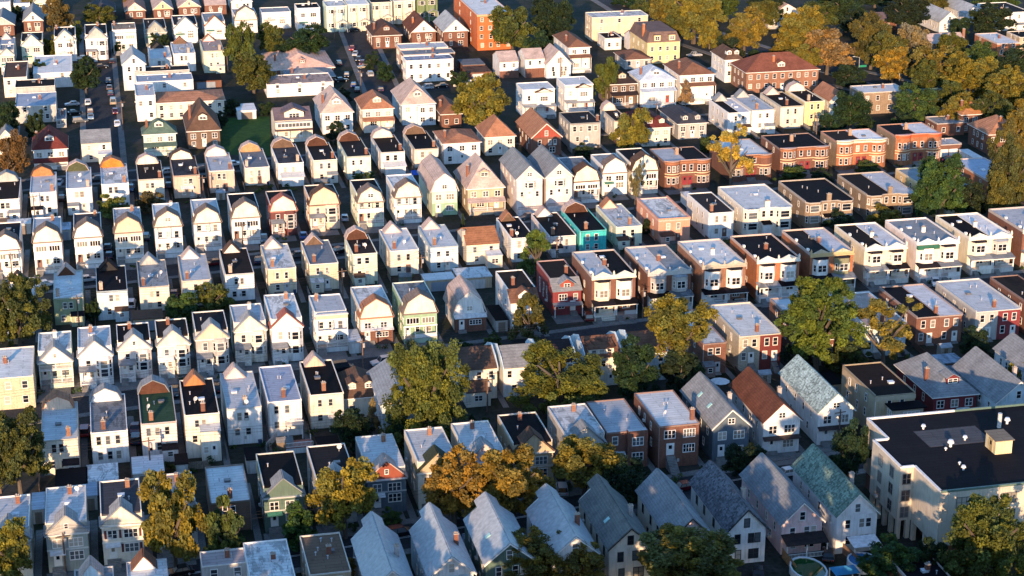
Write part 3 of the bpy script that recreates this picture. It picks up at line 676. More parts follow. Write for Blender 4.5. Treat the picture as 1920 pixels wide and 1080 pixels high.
# ------------------------------------------------------------------ mesh helpers
class B:
    def __init__(s): s.v=[];s.f=[]
    def pts(s,V,F):
        n=len(s.v); s.v+=V; s.f+=[tuple(n+i for i in f) for f in F]; return s
    def box(s,x0,x1,y0,y1,z0,z1):
        return s.pts([(x0,y0,z0),(x1,y0,z0),(x1,y1,z0),(x0,y1,z0),(x0,y0,z1),(x1,y0,z1),(x1,y1,z1),(x0,y1,z1)],
            [(0,3,2,1),(4,5,6,7),(0,1,5,4),(1,2,6,5),(2,3,7,6),(3,0,4,7)])
    def prism(s,poly,a0,a1,ax='y'):
        n=len(poly)
        def q(p,a): return (p[0],a,p[1]) if ax=='y' else (a,p[0],p[1]) if ax=='x' else (p[0],p[1],a)
        V=[q(p,a0) for p in poly]+[q(p,a1) for p in poly]
        return s.pts(V,[tuple(range(n)),tuple(range(2*n-1,n-1,-1))]+[(i,i+n,(i+1)%n+n,(i+1)%n) for i in range(n)])
    def cyl(s,x,y,z0,z1,r,n=8,r2=None):
        r2=r if r2 is None else r2
        V=[(x+r*math.cos(6.2832*i/n),y+r*math.sin(6.2832*i/n),z0) for i in range(n)]+[(x+r2*math.cos(6.2832*i/n),y+r2*math.sin(6.2832*i/n),z1) for i in range(n)]
        return s.pts(V,[tuple(range(n-1,-1,-1)),tuple(range(n,2*n))]+[(i,(i+1)%n,(i+1)%n+n,i+n) for i in range(n)])
    def tube(s,p,q,r0,r1,n=6):
        p=Vector(p);q=Vector(q);d=(q-p).normalized(); a=d.orthogonal().normalized(); b_=d.cross(a)
        V=[]
        for c,r in ((p,r0),(q,r1)):
            for i in range(n):
                t=6.2832*i/n; V.append(tuple(c+a*(r*math.cos(t))+b_*(r*math.sin(t))))
        return s.pts(V,[tuple(range(n-1,-1,-1)),tuple(range(n,2*n))]+[(i,(i+1)%n,(i+1)%n+n,i+n) for i in range(n)])
    def shell(s,prof,y0,y1,th=.16,ax='y'):
        """roof skin of thickness th following an open profile of (a,z) points"""
        for (a0,z0),(a1,z1) in zip(prof,prof[1:]):
            L=math.hypot(a1-a0,z1-z0); nx,nz=-(z1-z0)/L*th,(a1-a0)/L*th
            if nz<0: nx,nz=-nx,-nz
            s.prism([(a0,z0),(a1,z1),(a1+nx,z1+nz),(a0+nx,z0+nz)],y0,y1,ax)
        return s
    def mesh(s,name,mat):
        me=bpy.data.meshes.new(name); me.from_pydata(s.v,[],s.f)
        bm=bmesh.new(); bm.from_mesh(me); bmesh.ops.recalc_face_normals(bm,faces=bm.faces); bm.to_mesh(me); bm.free()
        me.materials.append(M[mat]); return me
    def obj(s,name,mat,parent,col=None,loc=(0,0,0),rz=0):
        return link(name,s.mesh(name,mat),parent,col,loc,rz)
def link(name,me,parent,col=None,loc=(0,0,0),rz=0):
    o=bpy.data.objects.new(name,me); C.objects.link(o); o.parent=parent; o.location=loc; o.rotation_euler=(0,0,rz)
    if col is not None: o.color=(col[0],col[1],col[2],1)
    return o
def tag(o,label,cat,group=None,kind=None):
    if label: o['label']=label; o['category']=cat
    if group: o['group']=group
    if kind: o['kind']=kind
    return o
def thing(name,label,cat,loc,rz=0,group=None):
    o=bpy.data.objects.new(name,None); C.objects.link(o); o.location=loc; o.rotation_euler=(0,0,rz); o.empty_display_size=.5
    return tag(o,label,cat,group)
CACHE={}
def cached(key,fn,name,mat):
    if key not in CACHE: CACHE[key]=fn().mesh(name,mat)
    return CACHE[key]
WH=(.78,.76,.72); DK=(.02,.022,.025)
def window(par,x,y,z,w=.85,h=1.45,rz=0,col=WH,n=1,rail=True,name='window',ac=.10):
    key=(round(w,2),round(h,2),n,rail)
    def fr():
        b=B(); t=.10; W=w/2
        b.box(-W-t,W+t,-.07,0,-t-.04,0); b.box(-W-t,W+t,-.07,0,h,h+t); b.box(-W-t,-W,-.07,0,0,h); b.box(W,W+t,-.07,0,0,h)
        for i in range(1,n): xx=-W+w*i/n; b.box(xx-.06,xx+.06,-.06,0,0,h)
        if rail:
            for i in range(n):
                x0=-W+w*i/n+(.06 if i else 0); x1=-W+w*(i+1)/n-(.06 if i<n-1 else 0); b.box(x0,x1,-.05,0,h*.5-.03,h*.5+.03)
        return b
    f=link(name,cached(('wf',)+key,fr,'window_frame','trim'),par,col,(x,y,z),rz)
    if n<=2 and h>1.2 and random.random()<ac: link('air_conditioner',cached('ac',lambda:B().box(-.3,.3,-.42,-.07,-.05,.34).box(-.25,.25,-.44,-.421,0,.29),'air_conditioner','metal'),f,random.choice([(.7,.7,.68),(.5,.5,.48)]),(-w/2+w/n/2,0,.02))
    link('pane',cached(('wp',)+key[:3],lambda:B().box(-w/2,w/2,-.022,-.002,0,h),'pane','glass'),f)
    return f
def door(par,x,y,z,w=.95,h=2.1,rz=0,col=WH):
    def fr():
        b=B(); b.box(-w/2,w/2,-.05,0,0,h); b.box(-w/2-.12,-w/2,-.09,0,0,h+.12); b.box(w/2,w/2+.12,-.09,0,0,h+.12); b.box(-w/2,w/2,-.09,0,h,h+.12); return b
    f=link('door',cached(('d',w,h),fr,'door','trim'),par,col,(x,y,z),rz)
    link('door_pane',cached(('dp',w,h),lambda:B().box(-w*.25,w*.25,-.062,-.051,h*.55,h*.88),'door_pane','glass'),f)
    return f
def chimney(par,x,y,z,h=1.5,w=.7,col=COL['brick2'],d=.55):
    c=link('chimney',cached(('ch',w,h,d),lambda:B().box(-w/2,w/2,-d/2,d/2,-.3,h),'chimney','brick'),par,col,(x,y,z))
    link('chimney_cap',cached(('cc',w,h,d),lambda:B().box(-w/2-.07,w/2+.07,-d/2-.07,d/2+.07,h,h+.12).cyl(-.14,0,h+.12,h+.4,.1,6).cyl(.16,0,h+.12,h+.32,.1,6),'chimney_cap','concrete'),c,(.4,.33,.27))
def dish(par,x,y,z):
    def f():
        b=B(); b.cyl(0,0,0,.9,.04,5)
        n=10; V=[(0,-.12,.95)]+[(.42*math.cos(6.28*i/n),-.28,.95+.42*math.sin(6.28*i/n)) for i in range(n)]
        b.pts(V,[(0,1+i,1+(i+1)%n) for i in range(n)]); return b
    link('satellite_dish',cached('dish',f,'satellite_dish','trim'),par,(.7,.68,.66),(x,y,z),random.uniform(-.6,.9))
def vents(par,W,D,z,k=2):
    for i in range(k):
        link('roof_vent',cached('vent',lambda:B().cyl(0,0,-.05,.5,.09,6).cyl(0,0,.5,.6,.16,6),'roof_vent','metal'),par,(.45,.45,.48),(random.uniform(.2,.8)*W,random.uniform(.3,.85)*D,z))
    if random.random()<.6:
        link('roof_hatch',cached('hatch',lambda:B().box(-.5,.5,-.4,.4,-.05,.3).box(-.56,.56,-.46,.46,.3,.38),'roof_hatch','metal'),par,random.choice([(.6,.62,.66),(.12,.12,.13)]),(random.uniform(.3,.7)*W,random.uniform(.4,.75)*D,z))
def GAM(W,r,o=0.): return [(-o,0),(.12*W,r*.60),(.5*W,r),(.88*W,r*.60),(W+o,0)]
def TRI(W,r,o=0.): return [(-o,0),(W/2,r),(W+o,0)]
def up(prof,z): return [(a,b+z) for a,b in prof]
def railing(par,x0,x1,y,z,h=.9,col=WH,solid=False):
    b=B()
    if solid: b.box(x0,x1,y-.05,y+.05,z,z+h)
    else:
        b.box(x0,x1,y-.04,y+.04,z+h-.1,z+h); b.box(x0,x1,y-.03,y+.03,z+.08,z+.16)
        k=max(2,int((x1-x0)/.22))
        for i in range(k+1): xx=x0+(x1-x0)*i/k; b.box(xx-.03,xx+.03,y-.025,y+.025,z+.16,z+h-.1)
    b.obj('railing','trim',par,col)
def stairs(par,x0,x1,y,z,col=(.22,.21,.2)):
    b=B(); n=max(3,int(z/.18)); 
    for i in range(n): b.box(x0,x1,y-.28*(i+1),y-.28*i,0,z*(n-i)/(n+1))
    b.obj('steps','concrete',par,col)
def posts(par,xs,y,z0,z1,col=WH,w=.16):
    for x in xs:
        link('post',cached(('post',round(z1-z0,2),w),lambda:B().box(-w/2,w/2,-w/2,w/2,0,z1-z0),'post','trim'),par,col,(x,y,z0))
def bayform(par,x0,x1,y,pr,z0,z1,wm,col,name='bay',wcol=WH,floors=((.9,1.5),),nw=1,roof=None):
    """three-sided projecting bay with windows"""
    s=min(.75,(x1-x0)*.27); poly=[(x0,y),(x0+s,y-pr),(x1-s,y-pr),(x1,y)]
    o=B().prism(poly,z0,z1,'z').obj(name,wm,par,col)
    for (dz,h) in floors:
        window(o,(x0+x1)/2,y-pr,z0+dz,(x1-x0-2*s)*.8,h,0,wcol,nw)
        a=math.atan2(pr,s)
        window(o,x0+s*.52,y-pr*.52,z0+dz,.55,h,-a,wcol); window(o,x1-s*.52,y-pr*.52,z0+dz,.55,h,a,wcol)
    if roof:
        t=.5; P2=[(x0-.1,y),(x0+s-.1,y-pr-.15),(x1-s+.1,y-pr-.15),(x1+.1,y)]
        V=[(p[0],p[1],z1) for p in P2]+[(x0+s,y-.02,z1+t),(x1-s,y-.02,z1+t)]
        B().pts(V,[(0,1,4),(1,2,5,4),(2,3,5),(0,4,5,3),(0,3,2,1)]).obj('bay_roof','shingle',par,roof)
    return o
def sidewins(o,D,H,wc,rows,n=3,y0=2.):
    for z in rows:
        for i in range(n):
            y=y0+(D-y0-1.5)*(i+.5)/n+random.uniform(-.5,.5)
            window(o,0,y,z,.7,1.35,-math.pi/2,wc)
def flatroof(o,W,D,z,code,y0=0,par=.22,edge=WH,front=True):
    codes=TWO.get(code,(code,)); k=len(codes)
    for i,c in enumerate(codes):
        x0=.14+(W-.28)*i/k; x1=.14+(W-.28)*(i+1)/k
        if k==2: x0+=(.04 if i else 0); x1-=(0 if i else .04)
        B().box(x0,x1,y0+.1,D-.14,z-.35,z-.02+(.03 if i else 0)).obj('flat_roof','flat',o,random.choice([ROOF['K'],ROOF['K'],(.020,.014,.013),(.024,.022,.024),(.030,.022,.019)]) if c=='K' else ROOF[c])
    b=B(); b.box(0,.14,y0,D,z-.3,z+par); b.box(W-.14,W,y0,D,z-.3,z+par); b.box(.14,W-.14,D-.14,D,z-.3,z+par)
    if k==2: b.box(W/2-.07,W/2+.07,y0+.1,D-.14,z-.1,z+.12)
    if front: b.box(-.03,W+.03,y0-.12,y0,z-.18,z+.04)
    b.obj('parapet','trim',o,edge)
def lighten(c,f=.5): return tuple(a+(b-a)*f for a,b in zip(c,WH))
# ------------------------------------------------------------------ house kinds (local origin: near left corner of the footprint)
def k_R(o,W,D,Hh,wall,roof,acc,op,big):
    wm=WMAT.get(wall,'siding'); wc=COL[wall]; wn=WH if wall not in('white','cream','pinkw') else (.6,.57,.52)
    Hb=Hh
    B().box(0,W,0,D,0,Hh-.3).obj('wall',wm,o,wc)
    flatroof(o,W,D,Hh,roof,edge=random.choice([lighten(wc,.6),lighten(wc,.3),tuple(v*.6 for v in wc)]) if wm!='brick' else lighten(wc,.1))
    n=int(op.get('w','2') or 2); ww=random.choice((.65,.72,.8,.9)); wh=random.choice((1.25,1.4,1.5))
    if 'w3' in op: n=3
    if 'w4' in op: n=4
    zu=Hh-2.35; zl=max(.9,Hh-5.2)
    if 'bay' in op:
        B().box(W*.5,W,-1.0,-.01,0,Hh+.3).obj('bay',wm,o,wc)
        B().box(W*.5+.15,W-.15,-.9,.2,Hh+.3,Hh+.34).obj('bay_roof','flat',o,ROOF[roof])
        for z in (zu,zl): window(o,W*.75,-1.0,z,1.9,1.4,0,WH,3); window(o,W*.22,0,z,.9,1.45)
    elif 'frontdoor' in op:
        for z in (zu,zl): window(o,W*.76,0,z,2.0,1.4,0,WH,4)
        window(o,W*.28,0,zu,1.9,1.4,0,WH,3); door(o,W*.3,0,zl-.35,1.2,2.1)
        stairs(o,W*.2,W*.42,0,max(.8,zl-.35))
    else:
        a,bb=(.30,.62) if big else (.38,.58); off=random.uniform(-.06,.08)
        xs={2:(a+off,bb+off),3:(.2,.45,.72),4:(.15,.36,.64,.84)}[n]
        for x in xs: window(o,W*x,0,zu,ww,wh,0,wn)
        if n==3:
            for x in (.22,.48,.72): window(o,W*x,0,zl,.75,1.4,0,wn)
        elif 'nodoor' in op: window(o,W*.25,0,zl,.9,1.3,0,WH)
        else:
            window(o,W*(.3+off),0,zl,.8,1.2,0,wn)
            if random.random()<.6: door(o,W*(.62+off),0,max(.3,zl-.9),.85,2.0,0,random.choice([WH,(.5,.5,.5),(.12,.06,.05)])); stairs(o,W*(.5+off),W*(.76+off),0,max(.4,zl-.9),(.3,.28,.26))
            else: window(o,W*(.62+off),0,zl,.8,1.2,0,wn)
    if big: sidewins(o,D,Hh,wn,(zu,zl))
    # street side gable cap seen from behind
    ck=op.get('cap','none')
    if not ck.startswith('none'):
        kind,rc=ck.split(':'); rr=ROOF[rc] if rc in ROOF else COL[rc]
        cw=W*(.86 if kind=='gam' else .58); cx=W*.02 if kind=='gam' else W*.14; r=2.5 if kind=='gam' else 2.1
        pf=(GAM if kind=='gam' else TRI)(cw,r); pf=[(a+cx,b+Hh-.02) for a,b in pf]
        B().prism(pf+[],D-2.6,D-.4).obj('cap_gable','shingle' if acc in('ORB','OR','DB','DG','ORt','brown') else 'siding',o,COL.get(acc,ROOF.get(acc)))
        pf2=[(a,b+.03) for a,b in (GAM if kind=='gam' else TRI)(cw,r,.12)]; pf2=[(a+cx,b+Hh-.02) for a,b in pf2]
        B().shell(pf2,D-2.75,D+.3,.14).obj('cap_roof','shingle',o,rr)
    ch=float(op.get('ch','0'))
    if ch: chimney(o,W*ch,1.4 if not big else 1.8,Hh,1.5 if not 'chb' in op else 2.,.75,random.choice([COL['brick2'],COL['brick3'],(.5,.36,.28),COL['brick']]))
    if 'chb' in op: pass
    if 'par' in op:
        B().box(-.1,W+.1,-.1,.3,Hh+.04,Hh+.5).box(-.1,.25,.3,D,Hh+.22,Hh+.5).box(W-.25,W+.1,.3,D,Hh+.22,Hh+.55).obj('coping','stucco',o,wc)
    if 'ext' in op:
        B().box(W*.42,W*.98,-2.2,-.02,0,Hh-2.4).obj('extension',wm,o,wc); B().shell([(-2.35,Hh-2.5),(0,Hh-2.0)],W*.4,W,.1,'x').obj('extension_roof','flat',o,ROOF['L'])
        door(o,W*.78,-2.2,1.2,.9,2.0); window(o,W*.55,-2.2,1.8,.7,1.1)
    if 'lean' in op:
        B().box(W*.1,W*.95,-3,-.02,0,2.4).obj('lean_to','siding',o,wc); B().shell([(-3.2,2.4),(-.02,3.1)],W*.05,W,.12,'x').obj('lean_to_roof','flat',o,ROOF['L'])
    if 'aw' in op:
        B().shell([(-1.5,2.7),(0,3.2)],W*.25,W*.75,.06,'x').obj('awning','metal',o,(.75,.75,.75))
    if 'deck' in op:
        d=B().box(W*.5,W*1.0,-1.9,-.02,Hh-4.35,Hh-4.2).obj('deck','wood',o,(.6,.55,.5)); railing(d,W*.5,W*1.0,-1.85,Hh-4.2,.95)
        posts(d,(W*.53,W*.97),-1.8,0,Hh-4.35)
    if 'annex' in op:
        a=B().box(W*.3,W*1.05,-3,-.02,0,Hh-1.7).obj('sunroom','siding',o,(.5,.4,.3)); B().box(W*.25,W*1.12,-3.3,-.02,Hh-1.7,Hh-1.5).obj('sunroom_roof','flat',o,ROOF['K'])
        window(a,W*.75,-3,Hh-4.0,3.0,1.7,0,WH,4); window(a,W*.3,-1.5,Hh-4.0,1.6,1.7,-math.pi/2,WH,2)
        B().box(-.05,W+.05,-.25,-.02,Hh-1.0,Hh-.2).obj('cornice','trim',o,(.45,.38,.28))
    vents(o,W,D*.8,Hh,2)
    if 'dish' in op or random.random()<.25: dish(o,W*random.uniform(.2,.8),random.uniform(.3,D*.5),Hh-.02)
    px=random.choice((.1,W-.1)); B().cyl(px,-.1,0,Hh-.18,.055,6).obj('downpipe','trim',o,random.choice([WH,(.5,.48,.45),lighten(wc,.2)]))
    if random.random()<.5: B().box(W*.5-.2,W*.5+.2,-.16,-.003,1.,1.55).obj('meter_box','metal',o,(.4,.4,.4))
    if random.random()<.35 and 'ext' not in op and 'lean' not in op and 'annex' not in op:
        q=random.random()<.5; x0,x1=(W*.02,W*.45) if q else (W*.55,W*.98)
        B().box(x0,x1,-1.7,-.01,0,2.3).obj('rear_porch',wm,o,lighten(wc,.15)); B().shell([(-1.9,2.3),(-.02,2.75)],x0-.1,x1+.1,.1,'x').obj('rear_porch_roof','flat',o,ROOF[random.choice(['L','M','BR','K2'])]); window(o,(x0+x1)/2,-1.7,1.1,.8,.8)
def k_F(o,W,D,Hh,wall,roof,acc,op,big):
    wm=WMAT.get(wall,'siding'); wc=COL[wall]; ac=COL.get(acc,ROOF.get(acc)); gt=op.get('gt','tri'); st=op.get('st','flat')
    z2=Hh+(1.7 if gt!='none' else 1.0)
    sc=COL['red'] if 'side' in op else wc
    rc=ROOF[op['gr']] if 'gr' in op else lighten(ROOF['BR'],.12) if gt=='gam' else lighten(ROOF['GS'],.15)
    fb=1.9 if st in('enc','bal','enc2','bal2') else 0.
    B().box(0,W,max(fb,.6),D,0,z2-.3).obj('wall',wm,o,sc)
    flatroof(o,W,D,z2,roof,y0=max(fb,.6),edge=lighten(wc,.6),front=False)
    # false front gable
    if gt!='none':
        r=(W*.60 if gt=='gam' else W*.50); pf=(GAM if gt=='gam' else TRI)(W,r)
        B().prism(up(pf,Hh),0,2.9+fb*.3).obj('front_gable',wm if wm=='siding' else 'siding',o,ac)
        B().shell(up((GAM if gt=='gam' else TRI)(W,r+.03,.28),Hh+.0),-.38,3.3+fb*.3,.15).obj('gable_roof','shingle',o,rc)
        B().box(-.2,W+.2,-.32,-.005,Hh-.22,Hh+.02).obj('eave_trim','trim',o,lighten(wc,.7) if gt=='tri' else rc)
        if 'gw' in op: window(o,W/2,0,Hh+1.2,1.2,.8,0,WH,2)
        elif gt=='tri' and random.random()<.5: window(o,W/2,0,Hh+.9,.5,.7,0,WH)
    else:
        B().box(0,W,0,.6,Hh,z2).obj('parapet_front','siding',o,ac); B().box(-.1,W+.1,-.25,-.005,z2-.22,z2+.05).box(.0,W,-.01,.62,z2,z2+.06).obj('cornice','trim',o,lighten(ac,.5))
    fl=1.1; mid=fl+2.75
    wz=(Hh-2.35)
    if st in('flat',):
        B().box(0,W,0,.6,0,Hh).obj('front_wall',wm,o,wc)
        B().box(-.04,W+.04,-.08,-.003,mid-.15,mid+.1).obj('belt_trim','trim',o,lighten(wc,.5))
        window(o,W*.25,0,wz+.1,1.3,1.35,0,WH,2); window(o,W*.70,0,wz+.1,2.0,1.35,0,WH,3); window(o,W*.70,0,fl+.9,2.0,1.35,0,WH,3)
        door(o,W*.24,0,fl,1.0,2.05,0,WH); stairs(o,W*.08,W*.42,-.02,fl)
        B().shell([(-1.0,fl+2.2),(0,fl+2.6)],W*.06,W*.44,.07,'x').obj('awning','metal',o,random.choice([(.7,.7,.7),(.45,.4,.35),(.05,.2,.14)]))
        if op.get('shut'):
            for x,z in ((W*.08,wz),(W*.44,wz),(W*.48,fl+.8),(W*.93,fl+.8),(W*.93,wz)): B().box(x-.18,x+.18,-.06,-.003,z+.1,z+1.5).obj('shutter','trim',o,(.10,.02,.025))
    elif st in('bay','brk','bay2'):
        base=COL['brick'] if (st=='brk' or 'brk' in op) else None
        if base: B().box(0,W,0,.6,0,mid-.2).obj('brick_base','brick',o,base); B().box(0,W,0,.6,mid-.2,Hh).obj('front_wall',wm,o,wc)
        else: B().box(0,W,0,.6,0,Hh).obj('front_wall',wm,o,wc)
        if st=='bay':
            bayform(o,W*.50,W*.99,0,.8,.3,Hh-.02,wm,wc,floors=((fl+.6,1.5),(wz-.3,1.5)))
            window(o,W*.28,0,wz,.8,1.5,0,WH)
            pr=COL.get(op.get('pr','x'),ROOF['GS'])
            B().shell([(-1.9,mid-.35),(0,mid+.25)],-.1,W*.49,.13,'x').obj('porch_roof','shingle',o,pr)
            B().box(0,W*.48,-1.7,-.01,0,fl).obj('porch_floor','wood',o,lighten(wc,.2)); posts(o,(.12,W*.46),-1.6,fl,mid-.33)
            railing(o,W*.24,W*.46,-1.6,fl,.85); door(o,W*.17,0,fl,.9,2.05); window(o,W*.36,0,fl+.7,.7,1.3); stairs(o,W*.04,W*.26,-1.7,fl)
        elif st=='bay2':
            b2=B().box(W*.42,W*.86,-1.2,-.01,mid,Hh+.2).obj('bay','siding',o,wc); window(b2,W*.64,-1.2,wz,2.2,1.3,0,WH,4)
            B().shell(up([(W*.36,0),(W*.64,1.1),(W*.92,0)],Hh+.2),-1.5,.3,.12).obj('bay_roof','shingle',o,ROOF['BR']); window(o,W*.2,0,wz,.8,1.4)
            B().shell([(-2.4,mid-.45),(0,mid+.1)],-.15,W+.15,.13,'x').obj('porch_roof','shingle',o,rc)
            B().box(0,W,-2.1,-.01,0,fl).obj('porch_floor','siding',o,wc); posts(o,(.12,W*.35,W*.66,W-.12),-2.0,fl,mid-.4); railing(o,.2,W-.2,-2.0,fl,.9)
            door(o,W*.75,0,fl,.95,2.05,0,(.2,.05,.04)); window(o,W*.35,0,fl+.7,1.6,1.3,0,WH,2); stairs(o,W*.7,W*.95,-2.1,fl)
        else:
            window(o,W*.22,0,wz,1.2,1.2,0,WH,2); window(o,W*.72,0,wz,1.2,1.2,0,WH,2); window(o,W*.66,0,fl+.6,2.4,.9,0,WH,4); door(o,W*.2,0,fl-.2,.9,2.0)
            B().shell([(-1.1,mid-.5),(0,mid-.2)],-.1,W+.1,.08,'x').obj('canopy','metal',o,(.7,.7,.7)); stairs(o,W*.08,W*.42,-.02,fl)
    else:
        # projecting two-storey porch
        B().box(0,W,.0,fb-.01,0,fl-.12).obj('porch_base','siding',o,lighten(wc,.2)); B().box(-.06,W+.06,-.08,fb-.01,fl-.1,fl).obj('porch_floor','wood',o,(.35,.34,.33))
        door(o,W*.16,fb,fl,.9,2.05,0,random.choice([WH,(.2,.1,.08)])); window(o,W*.45,fb,fl+.7,.8,1.3); window(o,W*.76,fb,fl+.7,1.5,1.3,0,WH,2)
        posts(o,(.1,W*.34,W*.66,W-.1),.1,fl,mid-.3); railing(o,W*.35,W-.18,.08,fl,.85,WH,random.random()<.3)
        stairs(o,W*.04,W*.30,-.09,fl)
        if st in('enc','enc2'):
            B().box(0,W,0,fb-.01,mid-.3,Hh-.23).obj('porch_enclosure','siding',o,wc)
            B().box(-.05,W+.05,-.1,-.003,mid-.32,mid+.02).obj('belt_trim','trim',o,WH)
            window(o,W*.27,0,wz+.15,W*.36,1.15,0,WH,4,False); window(o,W*.74,0,wz+.15,W*.36,1.15,0,WH,4,False)
            window(o,0,fb*.5,wz+.15,1.1,1.15,-math.pi/2,WH,2,False)
        else:
            B().box(0,W,0,fb-.01,mid-.3,mid+.02).obj('upper_floor','siding',o,WH); railing(o,.12,W-.12,.08,mid+.02,.85,WH,st=='bal')
            posts(o,(.1,W*.5,W-.1),.1,mid+.02,Hh-.24); B().box(0,W,0,fb-.01,Hh-.24,Hh-.01).obj('porch_ceiling','trim',o,WH)
            window(o,W*.2,fb,mid+.7,.8,1.3); window(o,W*.5,fb,mid+.7,.8,1.3); window(o,W*.8,fb,mid+.5,.9,1.5)
    if big: sidewins(o,D,Hh,WH,(wz,fl+.8))
    ch=float(op.get('ch','0'))
    if ch: chimney(o,W*ch,D-2.5,z2,1.2,.7,random.choice([COL['brick2'],(.6,.58,.56),COL['brick3']]))
    vents(o,W,D*.9,z2,1)
    if 'dish' in op: dish(o,W*.8,D*.8,z2)
def sidemesh(o,W,D,Hh,wm,wc): B().box(0,W,0,D,0,Hh).obj('wall',wm,o,wc)
def k_G(o,W,D,Hh,wall,roof,acc,op,big,gam=False):
    wm=WMAT.get(wall,'siding'); wc=COL[wall]; ac=COL.get(acc,wc); r=float(op.get('rise','3.2'))
    tr=DK if 'dk' in op else WH; sidemesh(o,W,D,Hh,wm,wc)
    f=GAM if gam else TRI
    B().prism(up(f(W,r),Hh),.0,D).obj('gable_end','siding' if wm!='brick' or acc!=wall else wm,o,ac)
    oh=.35; rm='mottled' if roof in('DM','GRN','GB') else 'metal' if roof=='GW' and 'clip' in op else 'shingle'
    p2=up(f(W,r+ (0 if gam else r*oh/W*0)+.04,oh),Hh-(.0 if gam else 0.)-.02)
    D1=D-(1.2 if 'clip' in op else 0)
    B().shell(p2,-.45,D1+.35,.16).obj('roof',rm,o,ROOF[roof])
    if 'clip' in op:   # lower narrow rear step of the roof
        k=.42; q=[(W*(.5-k/2)-.2,Hh+r*(1-k)-.02),(W/2,Hh+r+.04),(W*(.5+k/2)+.2,Hh+r*(1-k)-.02)]
        B().shell(q,D1+.36,D+1.6,.14).obj('rear_roof',rm,o,ROOF[roof])
    # barge boards
    b=B()
    for (a0,z0),(a1,z1) in zip(p2,p2[1:]): b.prism([(a0,z0-.22),(a1,z1-.22),(a1,z1-.01),(a0,z0-.01)],-.5,-.40)
    b.obj('barge_board','trim',o,tr)
    zu=Hh-2.2; zl=max(.9,Hh-5.0)
    if 'bayc' in op or 'ff' in op or 'porch' in op or 'brk' in op or 'gl' in op:
        window(o,W/2,0,Hh+.7,1.1,.9,0,tr,2)
        if 'bayc' in op:
            bayform(o,W*.3,W*.75,0,.7,Hh-2.6,Hh-.5,'siding',wc,floors=((.5,1.2),)); window(o,W*.2,0,zl+.4,.7,1.3); window(o,W*.8,0,zl+.4,.7,1.3); door(o,W*.5,0,zl+.0,1.2,2.)
            B().box(.1,W-.1,-1.2,-.01,0,1.4).obj('garage_base','concrete',o,lighten(wc,.1)); railing(o,.2,W-.2,-1.15,1.4,.8,(.2,.2,.2))
        elif 'brk' in op:
            B().box(-.05,W+.05,-1.2,-.01,0,2.9).obj('porch_base','brick',o,COL['brick']); B().shell([(-1.5,3.0),(0,3.5)],-.2,W+.2,.12,'x').obj('awning','metal',o,(.7,.7,.7)); window(o,W*.65,-1.2,1.6,2.4,.9,0,WH,4); door(o,W*.2,-1.2,.6,.9,2.); stairs(o,W*.08,W*.35,-1.2,.6)
            window(o,W*.3,0,Hh-1.6,.8,1.2); window(o,W*.7,0,Hh-1.6,.8,1.2)
        else:
            window(o,W*.26,0,zu,1.4,1.4,0,tr,2); window(o,W*.72,0,zu,1.9,1.4,0,tr,3)
            if 'gl' in op: B().box(-.03,W+.03,-.05,-.003,0,Hh-3.1).obj('lower_wall','siding',o,COL['green']); 
            window(o,W*.7,-.05 if 'gl' in op else 0,zl,1.9,1.3,0,WH,3); door(o,W*.24,-.05 if 'gl' in op else 0,zl-.4,1.0,2.1); stairs(o,W*.1,W*.4,-.06,max(.4,zl-.4))
            if 'ff' in op: B().shell([(-1.0,zl+1.8),(0,zl+2.2)],-.1,W+.1,.1,'x').obj('porch_roof','shingle',o,(.05,.04,.04))
    else:
        window(o,W*.5,0,Hh+.5,.8,1.35,0,tr); window(o,W*.27,0,zu,.8,1.45,0,tr); window(o,W*.62,0,zu,.8,1.45,0,tr); window(o,W*.79,0,zu,.8,1.45,0,tr)
        window(o,W*.3,0,zl,.8,1.45,0,tr); window(o,W*.7,0,zl,1.5,1.45,0,tr,2)
    if 'vpr' in op:
        B().shell([(-2.7,2.7),(0,3.4)],-.1,W+.2,.12,'x').obj('veranda_roof','shingle',o,(.035,.03,.03)); posts(o,(.1,W*.5,W),-2.5,0,2.75); railing(o,.2,W,-2.5,.3,.9)
    if 'pat' in op:
        B().shell([(-3.4,2.5),(-.3,2.9)],W*.25,W*.95,.1,'x').obj('patio_awning','metal',o,(.8,.8,.82)); posts(o,(W*.28,W*.92),-3.2,0,2.55)
    if big and not gam: sidewins(o,D,Hh,tr,(zu,),4,1.); sidewins(o,D,Hh,tr,(zl,),2,1.)
    if 'sky' in op:
        sl=math.atan2(r,W/2+oh)
        for q in (.35,.65)[:2 if big and 'porch' in op else 1]:
            s=link('skylight',cached('sky',lambda:B().box(-.55,.55,-.4,.4,0,.22).box(-.45,.45,-.3,.3,.22,.24),'skylight','metal'),o,(.35,.6,.58),(W*.2+.1,D*q,Hh+r*.45+.15)); s.rotation_euler=(0,-sl,0)
    if 'chr' in op: chimney(o,W*.80,D*.4,Hh+r*.35,2.2,.7,random.choice([COL['brick2'],(.4,.36,.34)]))
    if 'chl' in op: chimney(o,W*.2,D*.4,Hh+r*.35,2.4,.7,COL['obrick'])
def k_GG(o,W,D,Hh,wall,roof,acc,op,big): k_G(o,W,D,Hh,wall,roof,wall if acc=='creamy' else acc,op,big,True)
